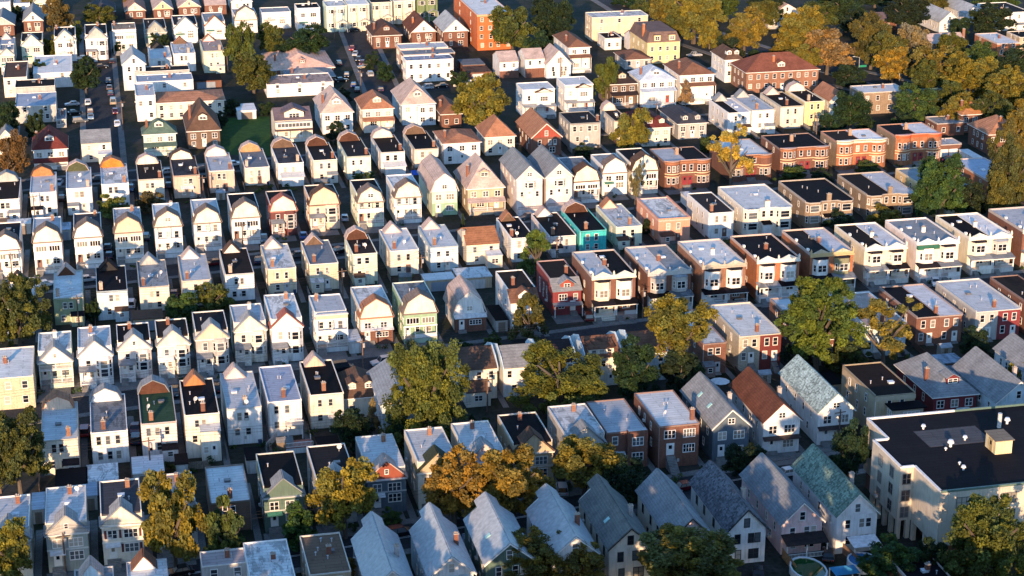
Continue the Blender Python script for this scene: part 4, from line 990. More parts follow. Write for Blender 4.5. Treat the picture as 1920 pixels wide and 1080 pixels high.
def k_HIP(o,W,D,Hh,wall,roof,acc,op,big):
    wm=WMAT.get(wall,'siding'); wc=COL[wall]; ac=COL.get(acc,wc); r=float(op.get('rise','2.5')); oh=.45
    sidemesh(o,W,D,Hh,wm,wc)
    if W<=D: a=(W/2,W/2*.85);b=(W/2,D-W/2*.85)
    else: a=(D/2,D/2);b=(W-D/2,D/2)
    if a[1]>b[1]: a=b=(W/2,D/2)
    z=Hh; V=[(-oh,-oh,z),(W+oh,-oh,z),(W+oh,D+oh,z),(-oh,D+oh,z),(a[0],a[1],z+r),(b[0],b[1],z+r)]
    F_=[(0,1,4),(1,2,5,4),(2,3,5),(3,0,4,5),(0,3,2,1)] if W<=D else [(0,1,5,4),(1,2,5),(2,3,4,5),(3,0,4),(0,3,2,1)]
    if a==b: V=V[:5]; F_=[(0,1,4),(1,2,4),(2,3,4),(3,0,4),(0,3,2,1)]
    B().pts(V,F_).obj('roof','shingle',o,ROOF[roof])
    B().box(-oh-.02,W+oh+.02,-oh-.02,D+oh+.02,z-.2,z-.01).obj('eave_trim','trim',o,WH)
    sl=r/(a[1]+oh) if W<=D else r/(D/2+oh)
    def dormer(cx,w,h,y,wn=2):
        zb=Hh+sl*(y+oh)-.1
        B().box(cx-w/2,cx+w/2,y,y+2.2,zb,zb+h).obj('dormer','siding',o,ac)
        B().shell(up([(cx-w/2-.2,0),(cx,w*.32),(cx+w/2+.2,0)],zb+h),y-.25,y+h/sl+1.6,.1).obj('dormer_roof','shingle',o,ROOF[roof])
        B().prism(up([(cx-w/2,0),(cx,w*.28),(cx+w/2,0)],zb+h),y,y+.6).obj('dormer_gable','siding',o,ac)
        window(o,cx,y,zb+h*.25,w*.7,h*.6,0,WH,wn)
    if 'dorm' in op: dormer(W/2,2.4,1.2,1.4)
    if 'dorm2' in op: dormer(W*.28,1.5,1.1,1.); dormer(W*.72,1.5,1.1,1.)
    if 'dorms' in op: dormer(W*.52,1.8,1.,3.)
    zu=Hh-2.3; zl=max(.8,Hh-5.2); k=max(2,int(W/2.6))
    if Hh>4.5:
        for i in range(k): window(o,W*(i+.5)/k,0,zu,1.3 if k<5 else 1.0,1.35,0,WH,2 if k<5 else 1)
    if 'prf' in op or 'baycc' in op:
        if 'prf' in op:
            B().shell([(-2.3,Hh-3.3),(0,Hh-2.6)],-.2,W+.2,.13,'x').obj('porch_roof','shingle',o,ROOF[roof]); posts(o,(.1,W*.5,W-.1),-2.1,1.0,Hh-3.25); B().box(0,W,-2.2,-.01,0,1.).obj('porch_floor','siding',o,lighten(wc,.1)); railing(o,.2,W*.65,-2.1,1.,.85)
            door(o,W*.8,0,1.,.95,2.05,0,(.3,.04,.03) if roof=='LB' else WH); window(o,W*.35,0,1.6,1.8,1.2,0,WH,3); stairs(o,W*.68,W*.95,-2.2,1.)
        else:
            B().box(W*.45,W,-1.4,-.01,0,Hh-.25).obj('bay','siding',o,wc)
            for z in (zu,zl): window(o,W*.6,-1.4,z,1.2,1.3,0,WH,2); window(o,W*.86,-1.4,z,1.,1.3,0,WH,2)
            door(o,W*.25,0,.8)
    else:
        for i in range(k): (door(o,W*(i+.5)/k,0,.5) if i==k//2 and random.random()<.6 else window(o,W*(i+.5)/k,0,zl if Hh>4.5 else 1.2,1.0,1.3,0,WH))
    if 'awn' in op: B().shell([(-1.,3.2),(0,3.5)],W*.55,W*.85,.08,'x').obj('awning','metal',o,(.7,.75,.7))
    if big or W>9: sidewins(o,D,Hh,WH,(zu,zl) if Hh>4.5 else (1.2,),3)
    if 'chm' in op: chimney(o,W*.42,D*.25,Hh+sl*D*.2,2.4,.8,COL['obrick'])
    if 'chl' in op or random.random()<.5: chimney(o,W*.12,D*.35,Hh+.3,r*.7+1.2 if 'chl' in op else r*.5+1.2,.7,COL['brick2'])
def k_SG(o,W,D,Hh,wall,roof,acc,op,big):
    wm=WMAT.get(wall,'siding'); wc=COL[wall]; r=D*.5*.42
    sidemesh(o,W,D,Hh,wm,wc)
    pf=[(0,Hh),(D/2,Hh+r),(D,Hh)]
    B().prism(pf,0,W,'x').obj('gable_end',wm,o,wc)
    B().shell([(-.35,Hh-.1),(D/2,Hh+r+.02),(D+.35,Hh-.1)],-.12 if 'pw' not in op else .02,W+.12 if 'pw' not in op else W-.02,.15,'x').obj('roof','shingle',o,ROOF[roof])
    if 'pw' in op:
        q=[(-.5,Hh-.6),(-.4,Hh+.25),(D*.18,Hh+r*.75),(D*.5,Hh+r+.6),(D*.82,Hh+r*.75),(D+.4,Hh+.25),(D+.4,Hh-.6)]
        B().prism(q,-.17,.0,'x').obj('party_wall','stucco',o,COL['lblue']); B().prism(q,W,W+.17,'x').obj('party_wall','stucco',o,COL['lblue'])
    zu=Hh-2.; k=3 if 'pw' in op else 2
    for i in range(k): window(o,W*(i+.5)/k,0,zu,.8,1.3,0,WH)
    window(o,W*.3,0,max(.8,zu-2.8),.9,1.2,0,WH); door(o,W*.7,0,.4)
    if 'dorm3' in op:
        B().box(W*.12,W*.8,.6,3.,Hh-.2,Hh+1.5).obj('dormer','siding',o,wc); window(o,W*.25,.6,Hh+.25,.8,1.0); window(o,W*.47,.6,Hh+.25,.8,1.); window(o,W*.68,.6,Hh+.25,.8,1.); B().shell([(.4,Hh+1.5),(4,Hh+2.2)],W*.08,W*.84,.12,'x').obj('dormer_roof','flat',o,ROOF[roof])
    if 'ann' in op or 'ann2' in op:
        x0,x1=(.05,.72) if 'ann' in op else (.55,1.0)
        B().box(W*x0,W*x1,-3.4,-.01,0,2.9).obj('annex','siding',o,wc); B().shell([(-3.6,2.9),(-.01,4.0 if 'ann' in op else 3.2)],W*x0-.1,W*x1+.1,.14,'x').obj('annex_roof','shingle',o,ROOF[roof] if 'ann' in op else ROOF['L']); window(o,W*(x0+x1)/2,-3.4,1.2,1.4,1.,0,WH,2)
    if 'chl' in op: chimney(o,-.1,D*.3,Hh-1,3.4,.8,(.5,.42,.36))
    if 'chr' in op: chimney(o,W+.3,D*.3,Hh-2,6,.9,COL['brick3'])
    if 'brk' in op: B().box(-.05,W+.05,-.12,-.003,0,Hh-3.2).obj('brick_base','brick',o,COL['brick'])
def k_SGD(o,W,D,Hh,wall,roof,acc,op,big):
    k_SG(o,W,D,Hh,wall,roof,acc,{'plain':1},big); r=D*.5*.42
    B().box(W*.28,W*.8,.8,D*.45,Hh,Hh+1.9).obj('dormer','siding',o,COL[wall]); window(o,W*.54,.8,Hh+.5,2.8,1.1,0,WH,3)
    B().shell(up([(W*.2,0),(W*.54,1.6),(W*.88,0)],Hh+1.9),.4,D*.5+1,.13).obj('dormer_roof','shingle',o,ROOF[roof]); B().prism(up([(W*.28,0),(W*.54,1.2),(W*.8,0)],Hh+1.9),.8,1.4).obj('dormer_gable','siding',o,COL[wall])
    B().box(0,W,-1.8,-.01,Hh-2.3,Hh-.3).obj('porch_enclosure','siding',o,COL[wall]); window(o,W*.5,-1.8,Hh-1.7,W*.88,1.05,0,WH,9,False)
    B().box(-.1,W+.1,-1.9,-.01,Hh-2.9,Hh-2.32).obj('porch_band','siding',o,(.06,.03,.035)); B().box(0,W,-1.8,-.01,0,.9).obj('porch_floor','siding',o,COL[wall]); posts(o,(.1,W*.35,W*.65,W-.1),-1.7,.9,Hh-2.9)
def k_DF(o,W,D,Hh,wall,roof,acc,op,big):
    wm=WMAT.get(wall,'siding'); wc=COL[wall]; ac=COL[acc]; cl=COL[op['l']]; cr=COL[op['r']]
    zr=Hh-1.0; B().box(0,W,0,D,0,zr-.3).obj('wall',wm,o,wc)
    flatroof(o,W,D,zr,roof,y0=.3,edge=lighten(wc,.45),par=.35,front=False)
    B().box(0,.5,D*.1,D*.14,zr+.35,zr+.8).obj('pier','trim',o,WH); B().box(0,.45,D*.5,D*.54,zr+.35,zr+.85).obj('pier','trim',o,WH)
    halves=((0,W/2,cl),(W/2,W,cr))
    b=B(); b.box(-.1,W+.1,-.35,-.01,Hh-1.55,Hh-1.2).box(0,W,-.15,.29,Hh-1.2,Hh-.75)
    for x in (.15,W/2,W-.15): b.box(x-.16,x+.16,-.3,.05,Hh-.75,Hh-.05).cyl(x,-.12,Hh-.05,Hh+.25,.13,6,.05)
    b.obj('cornice','trim',o,ac if 'gaw' not in op else lighten(ac,.3))
    for x0,x1,c in halves:
        w=x1-x0; B().prism([(x0+w*.12,Hh-.75),(x0+w*.5,Hh+.1),(x0+w*.88,Hh-.75)],-.2,.15).obj('pediment','siding',o,lighten(ac,.3))
        isb=c in (COL['brick2'],COL['brick3'],COL['brick'])
        z0=4.1; bayform(o,x0+w*.12,x0+w*.86,-.0,1.15,z0,Hh-1.9,'siding',c if not isb else COL['white'],floors=((.85,1.45),),nw=2,roof=ROOF['K2'] if c!=COL['gray'] else ROOF['M'])
        B().box(x0+.05,x1-.05,-.06,-.002,0,3.3).obj('lower_front','brick' if isb else 'siding',o,c)
        window(o,x0+w*.58,-.06,1.9,1.5,1.3,0,WH,3 if isb else 2); dl=x0+w*.2; door(o,dl,-.06,1.1,.95,2.05,0,random.choice([WH,(.03,.03,.03)]))
        B().box(x0+.1,x1-.1,-2.2,-.07,0,1.1).obj('porch_floor','siding',o,lighten(c,.3)); stairs(o,dl-.55,dl+.55,-2.2,1.1)
        railing(o,x0+w*.4,x1-.15,-2.1,1.1,.85,lighten(c,.6),random.random()<.4)
        B().shell([(-2.5,3.45),(-.01,3.95)],x0-.1 if x0==0 else x0+.02,x1+.1 if x1==W else x1-.02,.16,'x').obj('porch_roof','flat',o,ROOF[random.choice(['K','K2','M','M'])])
        B().box(x0+.02,x1-.02,-2.42,-2.3,3.25,3.5).obj('porch_fascia','trim',o,WH)
        posts(o,(x0+.15,x1-.2),-2.15,1.1,3.4,WH,.2)
    if 'gaw' in op: B().box(-.15,W*.5,-1.1,-.36,Hh-2.2,Hh-1.3).obj('green_fascia','trim',o,(.02,.12,.07))
    if big: sidewins(o,D,Hh,WH,(5.2,2.),2,3.)
    chimney(o,W*.5,D*.45,zr,1.2,.8,random.choice([WH,COL['brick2']])); vents(o,W,D,zr,3)
def k_BF(o,W,D,Hh,wall,roof,acc,op,big):
    wm='brick'; wc=COL[wall]; ac=COL[acc]; zr=Hh-.5
    B().box(0,W,0,D,0,zr-.3).obj('wall',wm,o,wc if wall!='obrick' else COL['brick4']); flatroof(o,W,D,zr,roof,y0=.3,edge=lighten(wc,.15),front=False)
    B().box(0,W,-.1,-.003,0,Hh-.1).obj('front_wall','brick',o,wc)
    def bow(x0,x1,pr,z0,z1,ex=0.):
        n=8; return B().prism([(x0-ex+(x1-x0+2*ex)*i/n,-.1-(pr+ex)*math.sin(math.pi*i/n)**.7) for i in range(n+1)],z0,z1,'z')
    for x0,x1 in ((0.05,W*.33),(W*.67,W-.05)):
        o2=bow(x0,x1,1.1,0,Hh-.12).obj('bow_front','brick',o,wc)
        for z in (1.7,4.9):
            if z+1.5<Hh-.7 or z<4:
                window(o2,(x0+x1)/2,-1.22,z,.8,1.5); a=.75
                window(o2,x0+(x1-x0)*.2,-.90,z,.75,1.5,-a); window(o2,x0+(x1-x0)*.8,-.90,z,.75,1.5,a)
        bow(x0,x1,1.1,Hh-.9,Hh-.35,.10).obj('frieze','siding',o,ac); bow(x0,x1,1.1,Hh-.10,Hh+.12,.28).obj('bow_cornice','trim',o,lighten(ac,.25)); bow(x0,x1,1.1,4.1,4.35,.08).obj('stone_band','trim',o,(.72,.52,.32)); bow(x0,x1,1.1,3.4,3.6,.08).obj('stone_band','trim',o,(.72,.52,.32))
    B().box(W*.33,W*.67,-.28,-.11,Hh-.9,Hh-.35).obj('frieze','siding',o,ac); B().box(W*.33,W*.67,-.42,-.11,Hh-.10,Hh+.12).obj('cornice','trim',o,lighten(ac,.25)); B().box(W*.33,W*.67,-.16,-.11,4.1,4.3).obj('stone_band','trim',o,(.72,.52,.32))
    for x in (W*.42,W*.58): window(o,x,-.1,4.9,.8,1.5)
    for x in (W*.44,W*.56): door(o,x,-.1,1.,1.,2.2,0,(.22,.02,.03))
    stairs(o,W*.4,W*.6,-.12,1.); chimney(o,W*.45,D*.55,zr,1.6,.9,(.4,.25,.17)); vents(o,W,D,zr,2)
    if big: sidewins(o,D,Hh,WH,(4.9,),2,3.)
def k_DR(o,W,D,Hh,wall,roof,acc,op,big):
    wm=WMAT.get(wall,'siding'); wc=COL[wall]; ac=COL.get(acc,wc)
    B().box(0,W,0,D,0,Hh-.3).obj('wall',wm,o,wc); flatroof(o,W,D,Hh,roof,edge=lighten(wc,.25),par=.3)
    zu=Hh-2.3; zl=Hh-5.
    if acc!=wall and acc in('red2','red'): B().box(W*.5,W,-.06,-.002,0,Hh-.2).obj('rear_face','brick',o,ac)
    y=-.06 if (acc!=wall and acc in('red2','red')) else 0
    if 'bays' in op:
        for x0,x1 in ((0,W*.34),(W*.66,W)):
            b=bayform(o,x0+.02,x1-.02,0,1.1,0,Hh-.2,wm,wc,floors=((zl,1.5),(zu,1.5)),nw=1); B().prism([(x0-.05,-.14),(x0+.8,-1.3),(x1-.8,-1.3),(x1+.05,-.14)],Hh-.19,Hh+.1,'z').obj('bay_cornice','trim',o,lighten(wc,.3))
            B().prism([(x0+.15,-.1),(x0+.9,-1.15),(x1-.9,-1.15),(x1-.15,-.1)],Hh+.1,Hh+.13,'z').obj('bay_roof','flat',o,ROOF[TWO.get(roof,(roof,roof))[0 if x0==0 else 1]])
        window(o,W*.42,0,zu,.8,1.5); window(o,W*.58,0,zu,.8,1.5); door(o,W*.42,0,zl-.6)
        B().box(W*.38,W*.55,-1.6,-.01,0,zl+1.2).obj('entry','siding',o,WH); B().shell([(-1.8,zl+1.2),(0,zl+1.7)],W*.37,W*.56,.1,'x').obj('entry_roof','flat',o,ROOF['K'])
        if 'chm' in op or 1: chimney(o,W*.5,.3,Hh-2,3.6,1.1,COL['brick4'] if wall!='cream' else COL['cream'])
    else:
        for x in (.15,.36,.66,.86): window(o,W*x,y,zu,.85,1.5)
        window(o,W*.12,y,zl,.85,1.5); door(o,W*.3,0,zl-.7); window(o,W*.62,y,zl,.85,1.5); door(o,W*.85,y,zl-.7)
        stairs(o,W*.22,W*.38,y-.01,max(.4,zl-.7)); stairs(o,W*.78,W*.92,y-.01,max(.4,zl-.7)); chimney(o,W*.5,2.,Hh,1.4)
    if big: sidewins(o,D,Hh,WH,(zu,zl),3)
    vents(o,W,D,Hh,3)
def k_G2(o,W,D,Hh,wall,roof,acc,op,big):
    """flat roofed house whose street front steps down under a small dormered slope"""
    wm='siding'; wc=COL[wall]; z2=Hh+1.6
    B().box(0,W,3.,D,0,z2-.3).obj('wall',wm,o,wc); flatroof(o,W,D,z2,roof,y0=3.,edge=lighten(wc,.3),front=False)
    B().box(0,W,0,2.99,0,Hh-.2).obj('front_wall',wm,o,wc)
    rc=ROOF['RB'] if wall=='white' else ROOF['GS']
    B().shell([(-.35,Hh-.3),(3.05,z2+.1)],-.2,W+.2,.14,'x').obj('front_roof','shingle',o,rc)
    dc=COL['redp'] if wall=='red' else wc
    B().prism([(W*.3,Hh-.1),(W*.3,Hh+1.1),(W*.52,Hh+2.1),(W*.74,Hh+1.1),(W*.74,Hh-.1)],.6,3.2).obj('dormer','siding',o,dc); B().shell([(W*.22,Hh+1.0),(W*.52,Hh+2.25),(W*.82,Hh+1.0)],.3,3.4,.12).obj('dormer_roof','shingle',o,rc)
    window(o,W*.52,.6,Hh+.2,1.2,.9,0,WH,2)
    window(o,W*.35,0,Hh-2.3,1.7,1.3,0,WH,3); window(o,W*.8,0,Hh-2.3,.8,1.3); door(o,W*.7,0,.9); window(o,W*.3,0,1.6,1.2,1.2,0,WH,2); B().shell([(-1.6,Hh-3.2),(0,Hh-2.9)],-.1,W+.1,.12,'x').obj('porch_roof','flat',o,ROOF['M']); posts(o,(.1,W-.1),-1.5,0,Hh-3.2)
    stairs(o,W*.6,W*.85,-.01,.9)
    if big: sidewins(o,D,Hh,WH,(Hh-2.3,1.6),3,3.5)
    chimney(o,W*float(op['ch']),D*.4,z2,1.6)
def k_BOX(o,W,D,Hh,wall,roof,acc,op,big):
    wm=WMAT.get(wall,'siding'); wc=COL[wall]; fl=int(op.get('fl','1'))
    B().box(0,W,0,D,0,Hh-.3).obj('wall',wm,o,wc); flatroof(o,W,D,Hh,roof,edge=lighten(wc,.5))
    if 'gar' in op:
        for x in (W*.28,W*.68): B().box(x-1.3,x+1.3,-.08,-.002,0,2.2).obj('garage_door','trim',o,(.7,.7,.7))
    elif 'bays2' in op:
        for x0 in (.08,.55): bayform(o,W*x0,W*(x0+.38),0,.8,0,Hh-.4,wm,wc,floors=((1.8,1.4),(Hh-2.6,1.4)))
        B().shell(up([(W*.5,0),(W*.75,1.1),(W,0)],3.6),-2.6,-.8,.12).obj('porch_roof','shingle',o,lighten(ROOF['GS'],.4)); posts(o,(W*.55,W*.97),-2.4,0,3.6); B().prism(up([(W*.53,0),(W*.75,.95),(W*.97,0)],3.6),-2.4,-2.2).obj('porch_gable','siding',o,wc)
    elif fl:
        k=max(2,int(W/(5.5 if 'few' in op else 3.)))
        for f in range(fl):
            for i in range(k):
                if 'few' in op and random.random()<.25: continue
                window(o,W*(i+.5)/k+random.uniform(-.3,.3),0,.9+(Hh-.6)/fl*f+.3,.95,1.35,0,WH)
            if D>6: sidewins(o,D,Hh,WH,(.9+(Hh-.6)/fl*f+.3,),2)
        chimney(o,W*.6,D*.5,Hh,1.2)
    vents(o,W,D,Hh,2 if fl else 0)
    if 'vents' in op: vents(o,W,D,Hh,4)
def k_BOX2(o,W,D,Hh,wall,roof,acc,op,big):
    k_BOX(o,W,D,Hh,wall,roof,acc,{'fl':'4'},big); B().box(-.2,W+.2,-.3,-.13,Hh-.6,Hh+.1).obj('cornice','trim',o,(.5,.35,.2))
def k_MAN(o,W,D,Hh,wall,roof,acc,op,big):
    wc=COL[wall]; B().box(0,W,0,D,0,Hh).obj('wall','siding',o,wc)
    i=1.1; V=[(-.3,-.3,Hh),(W+.3,-.3,Hh),(W+.3,D+.3,Hh),(-.3,D+.3,Hh),(i,i,Hh+3.4),(W-i,i,Hh+3.4),(W-i,D-i,Hh+3.4),(i,D-i,Hh+3.4)]
    B().pts(V,[(0,1,5,4),(1,2,6,5),(2,3,7,6),(3,0,4,7),(4,5,6,7),(3,2,1,0)]).obj('mansard_roof','shingle',o,ROOF[roof])
    for cx in (W*.3,W*.75):
        B().box(cx-1.1,cx+1.1,-.1,1.6,Hh+.3,Hh+2.4).obj('dormer','siding',o,wc); window(o,cx,-.1,Hh+.8,1.4,1.1,0,WH,2); B().box(cx-1.3,cx+1.3,-.3,1.8,Hh+2.4,Hh+2.6).obj('dormer_roof','shingle',o,ROOF[roof])
    for z in (1.2,4.4):
        for x in (.15,.4,.62,.86): window(o,W*x,0,min(z,Hh-1.8),.9,1.4)
    sidewins(o,D,Hh,WH,(1.2,4.4) if Hh>6.5 else (1.2,),3); chimney(o,.4,D*.3,Hh+1,4.2,.9,COL['obrick'])
KF=dict(R=k_R,F=k_F,G=k_G,GT=k_G,GG=k_GG,HIP=k_HIP,SG=k_SG,SGD=k_SGD,DF=k_DF,BF=k_BF,DR=k_DR,G2=k_G2,BOX=k_BOX,BOX2=k_BOX2,MAN=k_MAN)
ORD='first second third fourth fifth sixth seventh eighth ninth tenth eleventh twelfth thirteenth'.split()
DEFH=dict(DF=9.3,DR=7.,BF=8.,HIP=6.2,G=6.2,GG=6.6,G2=6.2,GT=4.5,BOX=6.,SG=6.,SGD=6.,MAN=8.,BOX2=14.)
DEFD=dict(GG=14,HIP=10,SG=9,SGD=9,G2=14,MAN=10,BOX=9)
CATN=dict(DF=('double_house','double house'),BF=('double_house','double house'),DR=('double_house','double house'),BOX=('building','building'),BOX2=('apartment_building','apartment block'))
HOUSES=[]
def foot(kind,xl,yt,pb,xr,yb,h0):
    if pb:
        hh,_,_=Hof(xl,yt,pb); h=max(h0-1.4,min(h0+1.4,hh)) if kind in('R','F') else hh
    else: h=h0
    X,Y=P(xl,yt,h); x2=P(xr,yt,h)[0]
    # right corner on the same cross line
    lo,hi=X,X+60
    for _ in range(40):
        m=(lo+hi)/2
        if Q(m,Y,h)[0]<xr: lo=m
        else: hi=m
    W=lo-X
    zb=h+(1.7 if kind=='F' else 1.6 if kind=='G2' else 0.)-(1. if kind=='DF' else 0.)
    # depth: far left corner lies on the line x=X at height zb
    lo,hi=Y-5,Y+80
    for _ in range(40):
        m=(lo+hi)/2
        if Q(X,m,zb)[1]>yb: lo=m
        else: hi=m
    D=lo-Y
    if kind in('G','GG','R','DR','BF','DF','F'): D=max(9.,min(19.,D))
    elif kind in('SG','SGD'): D=max(5.,min(11,D*1.15))
    else: D=max(3.,min(60.,D))
    return X,Y,W,D,h
def build_row(name,pos,h0,txt):
    L=[l for l in txt.strip().split('\n') if l.strip()]
    n=len(L)
    for i,l in enumerate(L):
        kind,px,cols,opt,look=l.split('|')
        xl,yt,pb,xr,yb=[float(v) for v in px.split()]; wall,roof,acc=cols.split()
        op={}
        for t in opt.split(): k,_,v=t.partition('='); op[k]=v
        dh=DEFH.get(kind,h0)
        if name=='g': dh=6.3
        if kind=='BOX' and op.get('fl') in('0','1'): dh=3.2
        if look.startswith('cream bungalow') or 'bungalow' in look: dh=4.
        X,Y,W,D,h=foot(kind,xl,yt,pb,xr,yb,dh)
        if kind=='GT': D=max(8.,min(14.,D))
        lab=look
        if pos:
            w=ORD[i]+' from left' if i<=n//2 else ('last' if i==n-1 else ORD[n-1-i]+' from right')
            if len((look+', '+w+', '+pos).split())<=16 and name!='g': lab=look+', '+w+', '+pos
        nm,cat=CATN.get(kind,('house','house'))
        grp=('houses of the '+pos) if pos else 'houses in the upper blocks'
        o=thing(nm,lab,cat,(X,Y,0),0,grp)
        HOUSES.append((name,X,Y,W,D,h,kind))
        KF[kind](o,W,D,h,wall,roof,acc,op,xl>440)
import numpy as np
for name,pos,h0,txt in ROWS: build_row(name,pos,h0,txt)
for name,pos,h0,txt in ROWS2: build_row(name,'',h0,txt)
# ------------------------------------------------------------------ ground and streets
def sheet(name,mat,pts,z,kind='structure',col=None):
    b=B(); b.pts([(x,y,z) for x,y in pts],[tuple(range(len(pts)))]); o=b.obj(name,mat,None,col); o['kind']=kind
    return o
o=B().pts([(-4000,-400,0),(4000,-400,0),(4000,7000,0),(-4000,7000,0)],[(0,1,2,3)]).obj('ground','ground',None); o['kind']='structure'
def strip(name,mat,pts,w0,w1,z,h=0):
    """band between two offsets of a polyline; h>0 gives it a kerb face"""
    b=B(); L=[];Rr=[]
    for i,(x,y) in enumerate(pts):
        p=Vector(pts[max(0,i-1)]);q=Vector(pts[min(len(pts)-1,i+1)]); d=(q-p).normalized(); n=Vector((-d.y,d.x))
        L.append((x+n.x*w1,y+n.y*w1)); Rr.append((x+n.x*w0,y+n.y*w0))
    for i in range(len(pts)-1):
        a,b_,c,d=Rr[i],Rr[i+1],L[i+1],L[i]
        if h: b.prism([a,b_,c,d],0.0,h,'z')
        else: b.pts([(p[0],p[1],z) for p in (a,b_,c,d)],[(0,1,2,3)])
    o=b.obj(name,mat,None); o['kind']='structure'; return o
def street(pts,z,w=4.3,lines=False):
    strip('street','asphalt',pts,-w,w,z)
    strip('pavement','walk',pts,w+.01,w+1.7,0,.12); strip('pavement','walk',pts,-w-1.7,-w-.01,0,.12)
    if lines:
        for a in (-.22,.12): strip('street_marking','trim',pts,a,a+.1,z+.004)
ST=[ [(-60,247.5),(-14,256),(53,265.5),(120,275.5),(215,292)],
 [(-60,323),(-10,331),(60,341),(120,349),(180,356),(260,368)],
 [(-80,394),(-16,404),(60,415),(120,425),(180,438),(280,458)],
 [(-90,474),(-20,489),(60,498),(140,511),(200,522),(300,545)]]
for i,s in enumerate(ST): street(s,.004+.001*i,4.2,i==0)
def PP(*a): return [P(x,y) for x,y in a]
ul=P(190,110);ll=P(190,240); street([(ll[0],486),(ul[0]-1,P(190,60)[1])],.009,4.6)
um=P(668,60); lm=P(702,190); street([(lm[0],500),(um[0],P(668,60)[1])],.010,4.8)
av=[P(1120,-30),P(1270,58),P(1400,100),P(1560,140),P(1760,185),P(1990,235)]
strip('avenue','asphalt',[(p[0],p[1]) for p in av],-11,11,.011)
for a in (-.2,): strip('street_marking','trim',[(p[0],p[1]) for p in av],a,a+.22,.016)
strip('pavement','walk',av,11.01,13.5,0,.12); strip('pavement','walk',av,-13.5,-11.01,0,.12)
top=[P(430,68),P(560,62),P(760,53)]; strip('street','asphalt',[(top[0][0],top[0][1]),(top[2][0],top[2][1]-2)],-4,4,.012)
cs=[P(750,172),P(940,150)]; strip('street','asphalt',cs,-4.,4.,.013)
lw=[P(410,222,),P(505,218),P(510,292),P(415,290)]; sheet('lawn','lawn',lw,.006)
# driveways and yard slabs beside every house
b=B(); rr=random.Random(3)
for k,(nm,X,Y,W,D,h,kind) in enumerate(HOUSES):
    if nm in 'abcdef' and W<9:
        x0=X+W+.1; x1=x0+1.15
        back=-7 if kind=='R' else -5; b.pts([(x0,Y+back,.02+.0001*k),(x1,Y+back,.02+.0001*k),(x1,Y+D+4,.02+.0001*k),(x0,Y+D+4,.02+.0001*k)],[(0,1,2,3)])
    if nm in 'acef' and kind in('F','DF','G','BF','G2') : b.pts([(X-.4,Y-5.2,.014+.0001*k),(X+W*.9,Y-5.0,.014+.0001*k),(X+W*.9,Y-.1,.014+.0001*k),(X-.4,Y-.1,.014+.0001*k)],[(0,1,2,3)])
o=b.obj('driveway','walk',None); o['kind']='structure'
